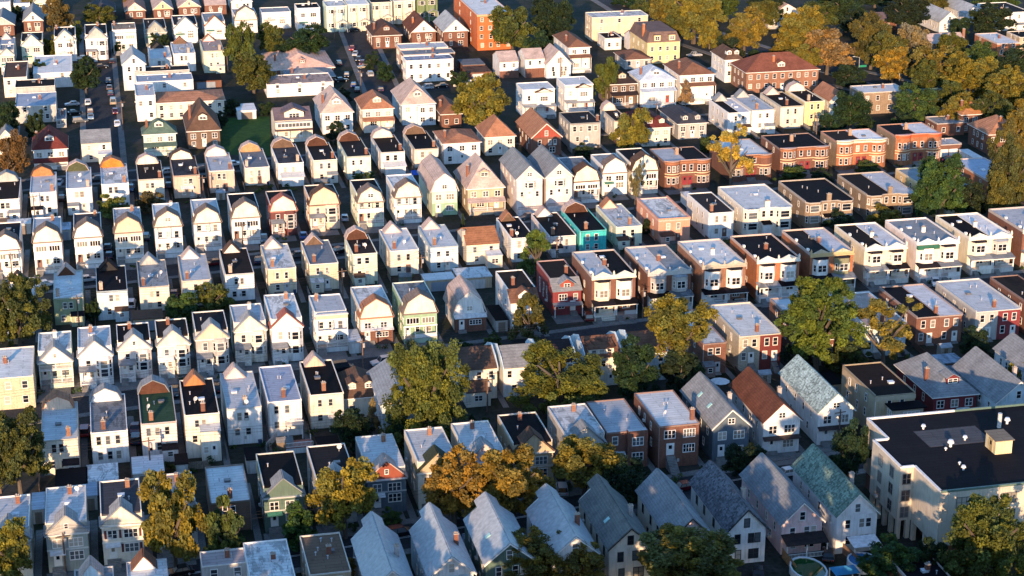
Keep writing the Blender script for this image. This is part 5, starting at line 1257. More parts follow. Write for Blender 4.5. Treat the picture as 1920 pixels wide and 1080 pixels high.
# ------------------------------------------------------------------ the large building lower right
def big_building():
    z=12.4; q=lambda x,y:P(x,y,z)
    a=q(1625,787); bx,by=q(1662,825); c=q(1635,826); d=q(1690,879); e=q(1715,877.5); f=q(1765,925)
    x0=a[0]; x1=c[0]; xr=x0+95; x2=e[0]; out=[(x0,a[1]),(x0,by),(x1,by),(x1,d[1]),(x2,d[1]),(x2,f[1]),(xr,f[1]),(xr,a[1])]
    ox,oy=x1,f[1]; o=thing('large_building','large cream building with black flat roof and cream stair hut, lower right','building',(ox,oy,0))
    L=[(x-ox,y-oy) for x,y in out]; wc=(.54,.48,.39)
    B().prism(L,3.3,z,'z').obj('wall','stucco',o,wc)
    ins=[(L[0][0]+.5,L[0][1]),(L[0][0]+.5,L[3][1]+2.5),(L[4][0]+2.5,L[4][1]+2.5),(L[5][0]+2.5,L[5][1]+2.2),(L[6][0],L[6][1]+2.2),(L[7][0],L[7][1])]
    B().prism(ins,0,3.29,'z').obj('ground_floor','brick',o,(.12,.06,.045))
    def col(x,y): B().box(x-.35,x+.35,y-.35,y+.35,0,3.3).obj('column','stucco',o,wc)
    for t in (0,.25,.5,.75,1): col(L[3][0]+.4,L[3][1]+.4+(L[2][1]-L[3][1]-1)*t)
    col(L[4][0]-.3,L[4][1]+.4)
    for t in (.0,.5,1.): col(L[5][0]+.4,L[5][1]+.4+(L[4][1]-L[5][1])*t*.9)
    for t in range(1,9): col(L[5][0]+.4+t*8,L[5][1]+.4)
    sh=[(x+(.35 if x<L[7][0]-1 else -.35)*1,y) for x,y in L]
    P2=[(L[0][0]+.35,L[0][1]-.35),(L[1][0]+.35,L[1][1]+.35),(L[2][0]+.35,L[2][1]+.35) if 0 else (L[2][0]+.35,L[1][1]-.35),(L[3][0]+.35,L[3][1]+.35),(L[4][0]+.35,L[4][1]+.35),(L[5][0]+.35,L[5][1]+.35),(L[6][0]-.35,L[6][1]+.35),(L[7][0]-.35,L[7][1]-.35)]
    P2=[P2[0],(L[1][0]+.35,L[1][1]-.0),(L[2][0]+.35,L[2][1]-.35)]+P2[3:]
    B().prism(P2,z,z+.05,'z').obj('flat_roof','flat',o,(.016,.016,.021))
    for i in range(8):
        p=Vector(L[i]);qv=Vector(L[(i+1)%8]); n=max(1,int((qv-p).length/14))
        for j in range(n):
            s=p+(qv-p)*j/n; t=p+(qv-p)*(j+1)/n; dd=(t-s).normalized(); nn=Vector((-dd.y,dd.x))
            gr_=(i in(5,6,7) and j%2==0)
            B().prism([tuple(s-nn*.05),tuple(t-nn*.05),tuple(t+nn*.3),tuple(s+nn*.3)],z+.05+.003*(i%2),z+.38+.003*(j%2),'z').obj('coping','trim',o,(.10,.16,.13) if gr_ else (.72,.7,.68))
    for fz in (3.9,6.8,9.7):
        for t in (.28,.68): window(o,L[3][0],L[3][1]+(L[2][1]-L[3][1])*t,fz,1.3,1.7,-math.pi/2,(.2,.18,.16),2)
        window(o,(L[3][0]+L[4][0])/2,L[3][1],fz,1.3,1.7,0,(.2,.18,.16),2)
        for k in range(10): window(o,L[5][0]+4+k*7.5,L[5][1],fz,2.4,1.6,0,(.12,.12,.12),3)
    for k in range(1,9): B().box(L[5][0]+k*9.8-.15,L[5][0]+k*9.8+.15,L[5][1]-.06,L[5][1]-.002,3.3,z).obj('pier','stucco',o,(.38,.33,.28))
    hx,hy=P(1882,850,z); hx-=ox;hy-=oy
    h=B().box(hx-1.7,hx+1.2,hy-.3,hy+3.2,z+.05,z+2.4).obj('stair_hut','siding',o,(.72,.60,.36)); B().shell([(hy-.6,z+2.4),(hy+3.4,z+2.6)],hx-1.9,hx+1.4,.14,'x').obj('hut_roof','flat',h,(.2,.18,.15)); door(h,hx-1.7,hy+1.3,z+.1,1,2,-math.pi/2,(.4,.3,.15))
    cx,cy=P(1873,802,z); cx-=ox;cy-=oy; B().cyl(cx,cy,z,z+2.6,.35,10).obj('flue','metal',o,(.5,.5,.5))
    sx,sy=P(1790,822,z); B().box(sx-ox-5.5,sx-ox+5.5,sy-oy-2.5,sy-oy+4,z+.052,z+.075).obj('roof_patch','flat',o,(.085,.09,.105))
    for (x,y,s) in ((1782,838,1.),(1806,882,.7),(1773,845,.45),(1799,872,.45),(1809,826,.7),(1888,795,.9),(1731,805,.7)):
        vx,vy=P(x,y,z); s*=.8; B().cyl(vx-ox,vy-oy,z+.05,z+.05+.9*s,.3*s,8).cyl(vx-ox,vy-oy,z+.05+.9*s,z+.05+1.5*s,.75*s,10,.5*s).obj('roof_vent','metal',o,(.75,.75,.75))
big_building()
# ------------------------------------------------------------------ trees
def leafmesh(name,cents,rads,nl,ls,seed,tone=.5,flat=.75,zs=1.):
    rg=np.random.default_rng(seed); V=[];T=[]
    for c,r in zip(cents,rads):
        u=rg.normal(size=(nl,3)); u/=np.linalg.norm(u,axis=1)[:,None]; u*=(rg.random(nl)**.45)[:,None]*r; u[:,2]*=flat
        p=u+np.array(c)
        a=rg.normal(size=(nl,3)); a/=np.linalg.norm(a,axis=1)[:,None]; b_=np.cross(a,rg.normal(size=(nl,3))); b_/=np.linalg.norm(b_,axis=1)[:,None]
        s=(ls*(.6+.8*rg.random(nl)))[:,None]
        a=a*np.array([1,1,zs]); b_=b_*np.array([1,1,zs]); q=np.stack([p-a*s-b_*s*.6,p+a*s-b_*s*.5,p+a*s*.8+b_*s*.6,p-a*s*.9+b_*s*.5],1); V.append(q.reshape(-1,3))
        base=np.array([.85,1,1])*(.6+.75*rg.random()); 
        if rg.random()<tone: base=base*np.array([1.5,1.25,.8])
        t=np.repeat(base[None]*(.75+.5*rg.random(nl))[:,None],4,0); T.append(t)
    V=np.concatenate(V); T=np.concatenate(T); n=len(V)
    me=bpy.data.meshes.new(name); me.vertices.add(n); me.vertices.foreach_set('co',V.ravel().astype('f'))
    me.loops.add(n); me.loops.foreach_set('vertex_index',np.arange(n,dtype='i')); me.polygons.add(n//4); me.polygons.foreach_set('loop_start',np.arange(0,n,4,dtype='i')); me.polygons.foreach_set('loop_total',np.full(n//4,4,dtype='i'))
    me.update(calc_edges=True); at=me.color_attributes.new('tone','FLOAT_COLOR','POINT'); at.data.foreach_set('color',np.concatenate([T,np.ones((n,1))],1).ravel().astype('f'))
    me.materials.append(M['leaf']); me.validate(); return me
def crown(kind,seed):
    """crown in a unit frame: radius 1, z from 0 to 1 (unit height)"""
    rg=random.Random(seed); c=[];r=[]
    if kind=='c' or kind=='k':   # conifer / conical
        for i in range(46 if kind=='k' else 40):
            t=rg.random()**.75; w=(1-t)*.85+.06 if kind=='c' else math.sqrt(max(0,1-(t*1.02)**1.7))*.85+.05; a=rg.random()*6.283; q=w*math.sqrt(rg.uniform(.35,1)); c.append((q*math.cos(a),q*math.sin(a),.06+.88*t)); r.append(.26-.12*t)
        return c,r,.42
    k=10 if kind=='b' else 8
    lobes=[]
    for i in range(k):
        t=i/(k-1.); z=.16+.62*t; m=(.62*math.sqrt(max(0,1-((z-.42)/.56)**2)))*rg.uniform(.55,1.05); a=i*2.4+rg.uniform(-.5,.5); lobes.append((m*math.cos(a),m*math.sin(a),z,rg.uniform(.30,.44)))
    lobes.append((rg.uniform(-.15,.15),rg.uniform(-.15,.15),.5,.5))
    if kind=='u': lobes=[(rg.uniform(-.62,.62),rg.uniform(-.6,.6),rg.uniform(.66,.86),rg.uniform(.26,.38)) for _ in range(13)]
    if kind=='p': lobes=[(rg.uniform(-.6,.6),rg.uniform(-.6,.6),rg.uniform(.25,.85),rg.uniform(.18,.32)) for _ in range(9)]
    if kind=='w': lobes=[(.5*math.cos(i*1.1),.5*math.sin(i*1.1),.18+.6*(i/13.),.46-.16*(i/13.)) for i in range(14)]
    n={'b':215,'m':150,'s':85,'u':150,'p':66,'w':235}[kind]
    for i in range(n):
        L=rg.choice(lobes); a=rg.random()*6.283; e=math.asin(rg.uniform(-.75,1)); q=L[3]*rg.uniform(.62,1.08)
        x=L[0]+q*math.cos(e)*math.cos(a); y=L[1]+q*math.cos(e)*math.sin(a); z=L[2]+q*math.sin(e)*.5
        m=math.hypot(x,y)
        if m>1.06: x/=m;y/=m
        c.append((x,y,min(1.03,max(.03,z)))); r.append(rg.uniform(.08,.17)*(1.25 if kind in'sm' else 1.))
    return c,r,.48
TM={}
def tree_mesh(kind,v):
    key=(kind,v)
    if key not in TM:
        c,r,fl=crown(kind,hash((ord(kind),v))%9999); typ={'b':6,'m':4.2,'s':2.8,'u':7,'p':4.,'w':7.5,'c':2.2,'k':3.2}[kind]
        nl={'b':105,'m':95,'s':75,'u':85,'p':62,'w':115,'c':90,'k':110}[kind]
        cm=leafmesh('crown',c,r,int(nl*1.3),.155/typ,v*7+ord(kind),.45,fl,.52)
        b=B(); rg=random.Random(v*5+ord(kind))
        if kind=='u':
            b.tube((0,0,0),(0,0,.38),.055,.045,8); fk=[(0,0,.38),]
            for a in (0.3,2.2,3.6,5.2): b.tube((0,0,.34),(.38*math.cos(a),.38*math.sin(a),.68),.04,.022); b.tube((.38*math.cos(a),.38*math.sin(a),.68),(.7*math.cos(a+.3),.7*math.sin(a+.3),.84),.022,.01)
        else:
            t=.30 if kind in 'bmw' else .2; b.tube((0,0,0),(.02,.01,t),.075 if kind!='c' else .04,.055,8); b.tube((.02,.01,t),(.0,.04,.78),.055,.02,6)
            for i in range(6):
                a=i*1.05+rg.random(); zz=t+rg.random()*.25; b.tube((.01,.02,zz-.03),(.6*math.cos(a),.6*math.sin(a),zz+.28),.035,.012,5)
        tm=b.mesh('trunk','bark'); TM[key]=(cm,tm)
    return TM[key]
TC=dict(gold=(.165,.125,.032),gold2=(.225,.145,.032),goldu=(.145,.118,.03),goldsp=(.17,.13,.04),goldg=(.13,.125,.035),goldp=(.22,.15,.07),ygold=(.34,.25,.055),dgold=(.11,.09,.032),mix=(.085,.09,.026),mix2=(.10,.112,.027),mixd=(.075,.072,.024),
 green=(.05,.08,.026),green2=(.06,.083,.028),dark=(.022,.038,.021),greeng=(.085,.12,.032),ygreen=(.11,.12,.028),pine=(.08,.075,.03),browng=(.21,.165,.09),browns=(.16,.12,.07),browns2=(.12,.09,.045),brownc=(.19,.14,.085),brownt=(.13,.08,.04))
for i,l in enumerate(TREES.strip().split('\n')):
    f=l.split(' ',6); x,t,bs,w=[float(v) for v in f[:4]]; colr,kd,lab=f[4],f[5],f[6]
    X,Y=P(x,bs); hh,_,_=Hof(x,t,bs); hh=max(2.2,min(23.5 if kd in 'bw' else 18,hh)); Rr=w/2/((bs+662)/143.)*(1.2 if (x>1420 and bs<240) else 1.)
    Y0=Y
    if kd in 'bmwu': # crown top is seen over the crown's own depth
        pass
    o=thing('tree',lab,'tree',(X,Y0,0),rr.random()*6.28,'trees among the houses'); cm,tm=tree_mesh(kd,i%3)
    c=link('crown',cm,o,[v*rr.uniform(.88,1.12) for v in TC[colr]]); zb=.0 if kd in'us' else .16 if kd!='w' else .06; zb=.05 if kd in 'ck' else zb
    c.location=(0,0,hh*zb); c.scale=(Rr*1.06,Rr*1.06,hh*(1.0-zb))
    tr=link('trunk',tm,o,(.11,.085,.065)); tr.scale=(Rr,Rr,hh)
# unseen tree belt added below the frame to shade the bottom rows
cs_=[];rs_=[]; rg=random.Random(11)
for k in range(52):
    x=-40+k*4.7+rg.uniform(-2,2); y=(194 if x<35 else 186)+.10*(x+30)+rg.uniform(-15,9); hh=rg.uniform(17,20.5) if x<30 else rg.uniform(22,30)
    for j in range(80):
        a=rg.random()*6.28; q=4.4*math.sqrt(rg.random()); c3=(x+q*math.cos(a),y+q*math.sin(a),rg.uniform(4,hh))
        if Q(*c3)[1]>1112: cs_.append(c3); rs_.append(rg.uniform(.9,1.7))
me=leafmesh('added_shade_trees',cs_,rs_,62,.42,5); o=link('added_shade_trees',me,None,TC['mixd']); o['kind']='stuff'
# low planting in the yards
cs_=[];rs_=[]
for nm,X,Y,W,D,h,kind in HOUSES:
    if nm in 'abcdef' and kind in('R','DR','F','DF','BF'):
        for j in range(rg.choice((0,1,2,3,4)) if nm in 'abcd' else rg.choice((0,1,3))):
            yy=Y-rg.uniform(1.5,7) if kind in('R','DR') else Y+D+rg.uniform(.8,4) if rg.random()<.6 else Y-rg.uniform(1,4.2)
            xx=X+rg.uniform(-.5,W+.6); s=rg.uniform(.35,1.0)
            for q in range(3): cs_.append((xx+rg.uniform(-s,s),yy+rg.uniform(-s,s),rg.uniform(.2,.9)*s)); rs_.append(.75*s)
me=leafmesh('undergrowth',cs_,rs_,36,.13,6); o=link('undergrowth',me,None,TC['green']); o['kind']='stuff'
# ------------------------------------------------------------------ cars
CC=dict(dark=(.012,.012,.015),gray=(.10,.11,.12),navy=(.012,.02,.055),tan=(.32,.28,.20),maroon=(.10,.01,.015),white=(.75,.75,.75),silver=(.40,.42,.44),lblue=(.22,.32,.42),blue=(.03,.08,.22),red=(.30,.02,.02))
def car_meshes(k):
    if ('car',k) in CACHE: return CACHE[('car',k)]
    L,Wd,Ht={'s':(4.6,1.8,1.45),'u':(4.7,1.9,1.7),'v':(5.0,1.95,1.95),'p':(5.4,1.95,1.8)}[k]; l=L/2;w=Wd/2; bh=.92 if k!='v' else 1.05
    body=B()
    hood=.82 if k!='v' else .95
    prof=[(-l,.35),(-l+.05,.72),(-l+.25,bh-.04),(-l*.45,bh),(l*.32,bh),(l*.62,hood+.02),(l-.12,.70),(l,.50),(l-.02,.28),(-l+.05,.28)]
    body.prism(prof,-w,w)
    me=body.mesh('body','paint'); bm=bmesh.new(); bm.from_mesh(me); bmesh.ops.bevel(bm,geom=[e for e in bm.edges],offset=.07,segments=2,profile=.6,affect='EDGES'); bm.to_mesh(me); bm.free()
    x0,x1={'s':(-l*.72,l*.36),'u':(-l*.93,l*.38),'v':(-l*.95,l*.55),'p':(-l*.25,l*.42)}[k]; i=.18; rx0=x0+(.45 if k=='s' else .16); rx1=x1-(.62 if k!='v' else .45)
    g_=B().pts([(x0,-w+.08,bh-.03),(x1,-w+.08,bh-.03),(x1,w-.08,bh-.03),(x0,w-.08,bh-.03),(rx0,-w+i+.06,Ht-.06),(rx1,-w+i+.06,Ht-.06),(rx1,w-i-.06,Ht-.06),(rx0,w-i-.06,Ht-.06)],[(0,1,5,4),(1,2,6,5),(2,3,7,6),(3,0,4,7),(4,5,6,7),(0,3,2,1)]).mesh('glazing','glass')
    rf=B().box(rx0-.03,rx1+.05,-w+i+.03,w-i-.03,Ht-.06,Ht)
    for xa,xb in ((x0,rx0),(x1,rx1)):
        for sy in (-1,1): rf.tube((xa,sy*(w-.07),bh-.05),(xb,sy*(w-i-.05),Ht-.04),.05,.05,4)
    xm=(rx0+rx1)/2
    for sy in (-1,1): rf.tube((xm,sy*(w-.065),bh-.05),(xm,sy*(w-i-.045),Ht-.04),.045,.045,4)
    rm=rf.mesh('roof','paint')
    wh=B(); n=12; V=[(.33*math.cos(6.283*j/n),y,.33*math.sin(6.283*j/n)) for y in (-.1,.1) for j in range(n)]
    wh.pts(V,[tuple(range(n)),tuple(range(2*n-1,n-1,-1))]+[(j,j+n,(j+1)%n+n,(j+1)%n) for j in range(n)]); wm_=wh.mesh('tyre','rubber')
    rim=B(); V=[(.2*math.cos(6.283*j/8),y,.2*math.sin(6.283*j/8)) for y in (-.115,.115) for j in range(8)]
    rim.pts(V,[tuple(range(8)),tuple(range(15,7,-1))]+[(j,j+8,(j+1)%8+8,(j+1)%8) for j in range(8)]); rmm=rim.mesh('rim','metal')
    hl=B().box(-.02,.03,-.2,.2,-.07,.07).mesh('headlight','metal')
    if k=='p': pass
    CACHE[('car',k)]=(me,g_,rm,wm_,rmm,hl,l,w); return CACHE[('car',k)]
KN={'s':('parked_car','car'),'u':('parked_car','car'),'v':('parked_van','van'),'p':('pickup_truck','pickup truck')}
for l in CARS.strip().split('\n'):
    f=l.split(' ',5); x,y=float(f[0]),float(f[1]); X,Y=P(x,y,.7); nm,ct=KN[f[3]]
    o=thing(nm,f[5],ct,(X,Y,.01),R(float(f[4])+(180 if rr.random()<.4 else 0)),'cars parked along the streets')
    body,gl,rm,wm_,rmm,hl,hl_,hw=car_meshes(f[3]); c=CC[f[2]]
    link('body',body,o,c); link('window',gl,o,None); link('roof',rm,o,c)
    for sx in (-1,1):
        for sy in (-1,1):
            t=link('wheel',wm_,o,(.015,.015,.015),(sx*hl_*.62,sy*(hw-.1),.33)); link('rim',rmm,t,(.4,.4,.42))
    for sy in (-1,1): link('headlight',hl,o,(.8,.8,.75),(hl_-.02,sy*(hw-.32),.62)); link('tail_light',hl,o,(.35,.02,.02),(-hl_+.0,sy*(hw-.32),.66))
# ------------------------------------------------------------------ poles and wires
PL=[(148,565,613,'by sage-green house'),(627,15,75,'at corner of cream bay houses'),(677,132,182,'in central upper street'),(791,478,535,'behind light blue house'),(681,638,697,'beside the silver car'),(1205,556,598,'before the brick porch'),(914,708,772,'beside the brown-roofed annex'),(124,1002,1076,'before grey-green house'),(847,950,982,'before red-fenced stoop'),(1572,772,835,'before white green-roofed house'),(1859,726,770,'before cross-gabled roof'),(1044,445,500,'right of green conical tree'),(1051,106,148,'before sharply gabled house'),(135,72,118,'beside two-dish house'),(231,188,245,'beside left upper street'),(66,378,415,'in second yard from left edge'),(382,333,378,'right of awning house'),(1230,195,235,'before golden-leaved tree'),(1530,215,262,'before yellow house'),(427,85,133,'left of dark gold tree'),(2,870,925,'at left edge above bottom row'),(283,856,890,'between white garages'),(643,525,560,'left of pale blue double porch'),(1368,985,1000,'low one behind mottled slate roof'),(456,440,470,'above white chimney house'),(24,472,530,'before white left-edge gambrel')]
for x,t,bs,w in PL:
    X,Y=P(x,bs); hh=max(7.,min(11,Hof(x,t,bs)[0])); o=thing('utility_pole','wooden utility pole '+w,'utility pole',(X,Y,0),R(9),'utility poles')
    B().tube((0,0,0),(0,0,hh),.17,.12,7).obj('pole','wood',o,(.16,.10,.07)); B().box(-1.1,1.1,-.06,.06,hh-.7,hh-.55).obj('crossarm','wood',o,(.14,.09,.06))
    B().cyl(.3,0,hh-1.9,hh-1.0,.24,8).obj('transformer','metal',o,(.4,.4,.4))
    if w in('in central upper street','beside the silver car'): 
        B().tube((0,0,hh-1.2),(0,1.8,hh-.6),.05,.04,5).box(-.15,.15,1.6,2.3,hh-.7,hh-.55).obj('lamp_arm','metal',o,(.4,.4,.4))
def wires(pts,lab):
    b=B()
    for (a,c) in zip(pts,pts[1:]):
        for off in (0,.5,1.1):
            pr=None
            for i in range(9):
                t=i/8.; p=Vector(a).lerp(Vector(c),t); p.z-=.9*4*t*(1-t)+off
                if pr is not None: b.tube(pr,p,.022,.022,3)
                pr=p
    o=b.obj('overhead_wire','rubber',None,(.03,.03,.035)); tag(o,lab,'wires')
def wp(x,y,h): a=P(x,y); return (a[0],a[1],h)
wires([(-45,252,8.2),wp(124,1076,8.2),(30,263,8.2),wp(847,982,8.2),(95,277,8.2)],'overhead wires along the bottom street')
wires([(-40,318,8.2),wp(681,697,8.2),(100,335,8.2),wp(1572,835,8)],'overhead wires crossing below the brown bungalow')
wires([(-40,288,8),wp(2,925,8),wp(283,890,8),(60,298,8)],'overhead wires above the bottom garages')
wires([(-60,362,8),wp(148,613,8.2),(40,372,8.2),wp(791,535,8.2),wp(1044,500,8)],'overhead wires behind the sage-green house')
# ------------------------------------------------------------------ small buildings in the yards
GR='''105 912 163 881|K|brown|black-roofed garage below the cream orange-capped house
164 903 221 873|W|gray|garage with peeling white roof below blue-grey roof
250 888 307 858|W|gray|garage with peeling white roof below green-roofed house
158 930 181 906|LB|gray|small garage with pale roof behind grey-green house
60 955 82 925|LB|gray|narrow garage with blue door beside grey-green house
250 599 305 583|BR|tan|brown flat garage behind black-roofed gable houses
860 522 922 504|L|tan|pale garage behind orange-brown shingle house
797 526 853 514|L|tan|pale garage behind the light blue house
14 421 57 412|L|gray|long pale garage at left edge above gambrels
112 431 132 418|LB|gray|small pale garage between gambrels at left
868 122 909 107|GS|brick|grey garage beside silver-roofed corner building
877 136 921 122|BR|brick|brown shed below the grey garage
1755 682 1807 667|LB|brown|pale-roofed garage behind grey hipped roof
1535 722 1580 700|K|tan|low black-roofed garage beside white green-roofed house
357 152 415 136|K|brick|dark flat garage right of white commercial building
445 208 480 176|W|white|white garage below the dark olive trees
655 640 677 619|LB|gray|pale carport between balcony house and orange gambrel
600 846 640 820|K|brown|dark shed behind black-roofed house and gold tree
463 862 490 840|K|gray|small dark shed behind the large pale roof
1290 372 1305 360|W|white|white shed beside corrugated roof
580 400 605 380|W|tan|pale lean-to shed beside black gambrel roof
1826 296 1842 280|W|white|tiny white shed beside the garage drive
930 600 952 572|K|gray|dark carport right of full gambrel house
1095 235 1112 222|M|gray|small grey shed beside black flat roof
330 870 352 852|K|gray|small dark shed by cream extension
'''
for l in GR.strip().split('\n'):
    a,rc,wc_,lab=l.split('|'); xl,yt,xr,yb=[float(v) for v in a.split()]
    X,Y,W,D,h=foot('BOX',xl,yt,0,xr,yb,2.7); D=min(D,9); o=thing('garage',lab,'garage',(X,Y,0),0,'garages and sheds in the yards')
    B().box(0,W,0,D,0,h-.12).obj('wall',WMAT.get(wc_,'siding'),o,COL[wc_]); B().box(-.15,W+.15,-.2,D+.15,h-.119,h+.05).obj('flat_roof','flat',o,ROOF[rc])
    B().box(W*.2,W*.8,-.05,-.002,0,2.1).obj('garage_door','siding',o,random.choice([(.6,.6,.58),(.25,.3,.36),(.2,.16,.13)]))
# board fences and bins in the back yards
k=0
for nm,X,Y,W,D,h,kind in HOUSES:
    if nm in 'bdf' and kind in('R','DR'):
        k+=1; L=rr.uniform(5,7.5); c=rr.choice([(.16,.12,.09),(.22,.19,.16),(.3,.28,.26),(.12,.07,.05)])
        o=thing('yard_fence','low board fence dividing two narrow back yards','fence',(X-.7,Y-L,0),math.pi/2,'fences dividing the back yards'); b=B(); n=int(L/.3)
        for i in range(n): b.box(i*.3,i*.3+.27,-.02,.02,.05,1.4)
        b.obj('boards','wood',o,c); B().box(0,L,.021,.06,.4,.48).box(0,L,.021,.06,1.05,1.13).obj('rail','wood',o,c)
        if k%3==0:
            cc=rr.choice([(.35,.33,.3),(.18,.14,.1),(.12,.16,.13),(.4,.38,.34)]); sw=rr.uniform(1.1,1.6)
            o=thing('garden_shed','small low shed at the end of a narrow back yard','shed',(X+W*.35,Y-6.2,0),0,'sheds in the back yards')
            B().box(-sw,sw,-.9,.9,0,1.9).obj('wall','siding',o,cc); B().shell([(-1.1,1.9),(0,2.5),(1.1,1.9)],-sw-.1,sw+.1,.08,'x').obj('roof','shingle',o,rr.choice([(.2,.2,.2),(.1,.08,.07),(.4,.42,.45)])); B().box(-.4,.4,-.94,-.902,0,1.7).obj('door','wood',o,(.2,.15,.1))
        if k%2: 
            o=thing('rubbish_bin','small wheeled bin at the foot of a rear wall','bin',(X+W*.9,Y-1.1,0),rr.uniform(-.3,.3),'bins at the rear walls'); cc=rr.choice([(.02,.05,.03),(.03,.03,.04),(.02,.04,.10)])
            B().prism([(-.25,0),(.25,0),(.3,.95),(-.3,.95)],-.28,.28).obj('body','rubber',o,cc); B().box(-.33,.33,-.32,.3,.951,1.02).obj('lid','rubber',o,cc)
# pools, canopy, tarpaulin, umbrellas, fences
def pool(x,y,rx,ry,col,lab):
    X,Y=P(x,y,1.2); o=thing('swimming_pool',lab,'pool',(X,Y,0)); n=16; e=[(rx*math.cos(6.283*i/n),ry*math.sin(6.283*i/n)) for i in range(n)]
    b=B()
    for i in range(n):
        p,q=e[i],e[(i+1)%n]; b.prism([p,q,(q[0]*1.1,q[1]*1.1),(p[0]*1.1,p[1]*1.1)],0,1.3,'z')
    b.obj('rim','trim',o,(.7,.72,.74)); B().prism(e,0,1.15,'z').obj('water','water',o,col)
pool(1516,1066,2.5,3.6,(.02,.07,.02),'above-ground pool of green water behind pink house'); pool(1618,1050,2.2,2.4,(.03,.16,.36),'round blue pool behind green-roofed house')
X,Y=P(1584,1068,2.4); o=thing('canopy','blue fabric canopy between the two pools','canopy',(X,Y,0)); B().pts([(-2,-1.4,2.3),(2,-1.4,2.3),(2,1.4,2.3),(-2,1.4,2.3),(0,0,3.1)],[(0,1,4),(1,2,4),(2,3,4),(3,0,4)]).obj('fabric_top','fabric',o,(.03,.22,.42)); posts(o,(-1.9,1.9),-1.3,0,2.3); posts(o,(-1.9,1.9),1.3,0,2.3)
X,Y=P(783,322,2.6); o=thing('tarpaulin','bright blue tarpaulin shelter beside barn-roofed house','canopy',(X,Y,0)); B().pts([(-1.6,-1.5,2.2),(1.6,-1.5,2.0),(1.6,1.5,2.6),(-1.6,1.5,2.7)],[(0,1,2,3)]).obj('fabric_top','fabric',o,(.01,.08,.42)); posts(o,(-1.5,1.5),-1.4,0,2.1); posts(o,(-1.5,1.5),1.4,0,2.4)
X,Y=P(1350,712,2.4); o=thing('garden_umbrella','white garden umbrella behind the slate-blue house','umbrella',(X,Y,0)); B().cyl(0,0,2.1,2.7,1.9,10,.05).obj('shade','fabric',o,(.75,.75,.75)); B().cyl(0,0,0,2.2,.04,6).obj('pole','wood',o,(.3,.2,.1))
def fence(p,q,h,col,lab,mat='wood'):
    a=Vector(P(*p));c=Vector(P(*q)); L=(c-a).length; o=thing('fence',lab,'fence',(a.x,a.y,0),math.atan2(c.y-a.y,c.x-a.x)); b=B(); n=int(L/.3)
    for i in range(n): b.box(i*.3,i*.3+.26,-.02,.02,.05,h)
    b.obj('boards',mat,o,col); B().box(0,L,.021,.07,h*.3,h*.3+.08).box(0,L,.021,.07,h*.8,h*.8+.08).obj('rail',mat,o,col)
fence((1466,1046),(1492,1079),1.8,(.35,.20,.09),'orange-brown board fence beside the pink house')
fence((1570,1030),(1608,1062),1.8,(.20,.12,.08),'dark board fence beside the patio awning')
fence((850,163),(885,158),1.6,(.7,.7,.68),'white fence right of long white building')
fence((500,845),(520,822),1.5,(.6,.6,.58),'white fence behind the striped silver-blue roof')
fence((820,966),(862,960),1.2,(.22,.05,.03),'low red fence before cream house with green gable')
fence((640,905),(560,912),1.5,(.25,.2,.15),'weathered fence behind dark green house')
fence((700,820),(780,812),1.6,(.2,.15,.1),'brown yard fence below the dark green tree')
fence((255,640),(330,632),1.6,(.25,.22,.2),'grey fence below brown flat garage')
fence((940,540),(1000,530),1.5,(.25,.2,.15),'brown fence left of dark red house')
fence((330,885),(395,877),1.5,(.25,.2,.15),'brown fence below the cream extension')
fence((1240,470),(1330,462),1.5,(.22,.18,.14),'brown fence below salmon-pink stucco house')
X,Y=P(560,833,1.0); o=thing('deck','white-railed wooden deck below striped silver-blue roof','deck',(X,Y,0)); B().box(-2.4,2.4,-1.6,1.6,1.0,1.15).obj('platform','wood',o,(.3,.12,.09)); B().box(-2.4,2.4,-1.6,-1.55,0,1.0).obj('skirt','siding',o,WH); railing(o,-2.4,2.4,-1.55,1.15,.95); posts(o,(-2.3,2.3),1.5,0,2.1)
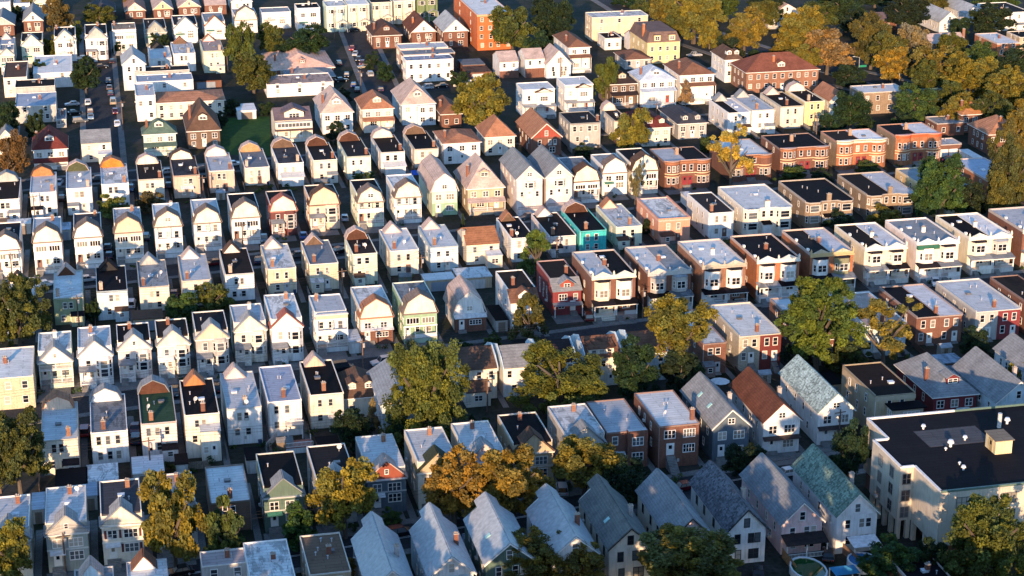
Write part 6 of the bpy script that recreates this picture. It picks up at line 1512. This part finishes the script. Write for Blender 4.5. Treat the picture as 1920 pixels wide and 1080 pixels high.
# two people on the pavement before the dark red gambrel house
def person(x,y,rz,shirt,trou,hair,lab):
    X,Y=P(x,y); o=thing('person',lab,'person',(X,Y,.12),rz)
    def skin(name,V,E_,Rd,col,mat,par,root=0):
        me=bpy.data.meshes.new(name); me.from_pydata(V,E_,[]); bm=bmesh.new(); bm.from_mesh(me); bm.verts.layers.skin.verify(); bm.to_mesh(me); bm.free()
        ob=link(name,me,par,col)
        for v,r in zip(me.skin_vertices[0].data,Rd): v.radius=(r,r)
        me.skin_vertices[0].data[root].use_root=True
        ob.modifiers.new('skin','SKIN').use_smooth_shade=True; sd=ob.modifiers.new('sub','SUBSURF'); sd.levels=1; sd.render_levels=1
        me.materials.append(M[mat]); return ob
    V=[(0,0,.95),(0,0,1.2),(0,0,1.42),(0,0,1.50),(0,-.01,1.60),(0,-.015,1.70),
       (-.19,0,1.40),(-.25,.02,1.13),(-.24,-.08,.90),(-.235,-.10,.80),(.19,0,1.40),(.26,.03,1.13),(.25,-.05,.90),(.245,-.07,.80),
       (-.10,0,.88),(-.11,-.03,.50),(-.11,.05,.09),(-.12,-.10,.04),(.10,0,.88),(.12,-.06,.50),(.12,-.05,.09),(.13,-.20,.04)]
    E_=[(0,1),(1,2),(2,3),(3,4),(4,5),(2,6),(6,7),(7,8),(8,9),(2,10),(10,11),(11,12),(12,13),(0,14),(14,15),(15,16),(16,17),(0,18),(18,19),(19,20),(20,21)]
    Rd=[.13,.12,.12,.05,.085,.075,.055,.042,.03,.03,.055,.042,.03,.03,.085,.06,.04,.035,.085,.06,.04,.035]
    b=skin('body',V,E_,Rd,(.45,.27,.19),'fabric',o)
    skin('shirt',[V[i] for i in (0,1,2,6,7,10,11)],[(0,1),(1,2),(2,3),(3,4),(2,5),(5,6)],[.145,.14,.14,.07,.055,.07,.055],shirt,'fabric',b)
    skin('trousers',[V[i] for i in (0,14,15,16,18,19,20)],[(0,1),(1,2),(2,3),(0,4),(4,5),(5,6)],[.145,.1,.075,.06,.1,.075,.06],trou,'fabric',b)
    skin('hair',[(0,.02,1.63),(0,.0,1.735)],[(0,1)],[.085,.07],hair,'fabric',b)
person(527,446,.3,(.5,.5,.52),(.04,.05,.1),(.03,.02,.015),'person in pale top standing before the dark red gambrel house')
person(534,445,-.5,(.45,.12,.12),(.05,.05,.05),(.02,.015,.01),'person in reddish top beside the one in pale top')
# street signs by the avenue (green name plates)
for x,y,t in ((1686,152,'by tall lamp post'),(1609,152,'left of long brown building')):
    X,Y=P(x,y); o=thing('street_lamp','tall grey street lamp with green sign '+t,'street lamp',(X,Y,0)); B().tube((0,0,0),(0,0,8),.12,.07,7).obj('pole','metal',o,(.45,.45,.45)); B().tube((0,0,7.9),(-1.9,0,8.3),.05,.04,5).box(-2.4,-1.7,-.15,.15,8.2,8.35).obj('lamp_head','metal',o,(.6,.6,.6)); B().box(.1,2.6,-.04,.04,4.6,5.3).obj('sign_plate','trim',o,(.01,.22,.12))
# ------------------------------------------------------------------ camera, light
cam=bpy.data.cameras.new('camera'); co_=bpy.data.objects.new('camera',cam); C.objects.link(co_); co_.location=(0,0,CAMH); co_.rotation_euler=(math.pi/2-p,0,-yaw)
cam.sensor_width=36; cam.lens=F/1920*36; cam.clip_start=1; cam.clip_end=12000; scene.camera=co_
EL=11.; AZ=20.   # sun stands 11 deg high, behind the camera and 20 deg to its left (grid frame)
w=bpy.data.worlds.new('World'); scene.world=w; w.use_nodes=True; nt=w.node_tree; bg=nt.nodes['Background']
sky=nt.nodes.new('ShaderNodeTexSky'); sky.sky_type='NISHITA'; sky.sun_disc=False; sky.sun_elevation=R(EL); sky.sun_rotation=R(180+AZ); sky.air_density=1.0; sky.dust_density=.3; sky.ozone_density=3.6
nt.links.new(sky.outputs[0],bg.inputs[0]); bg.inputs[1].default_value=.15
sun=bpy.data.lights.new('sun','SUN'); sun.energy=3.35; sun.angle=R(.5); sun.color=(1.,.66,.39)
so=bpy.data.objects.new('sun',sun); C.objects.link(so)
d=Vector((math.sin(R(AZ)),math.cos(R(AZ)),-math.tan(R(EL)))); so.rotation_euler=d.to_track_quat('-Z','Y').to_euler(); so.location=(0,0,200)
vs=scene.view_settings; scene.display_settings.display_device='sRGB'; vs.view_transform='Standard'; vs.look='None'; vs.exposure=1.4; vs.gamma=1; vs.use_curve_mapping=False
scene.cycles.max_bounces=5; scene.cycles.diffuse_bounces=3; scene.cycles.use_denoising=True
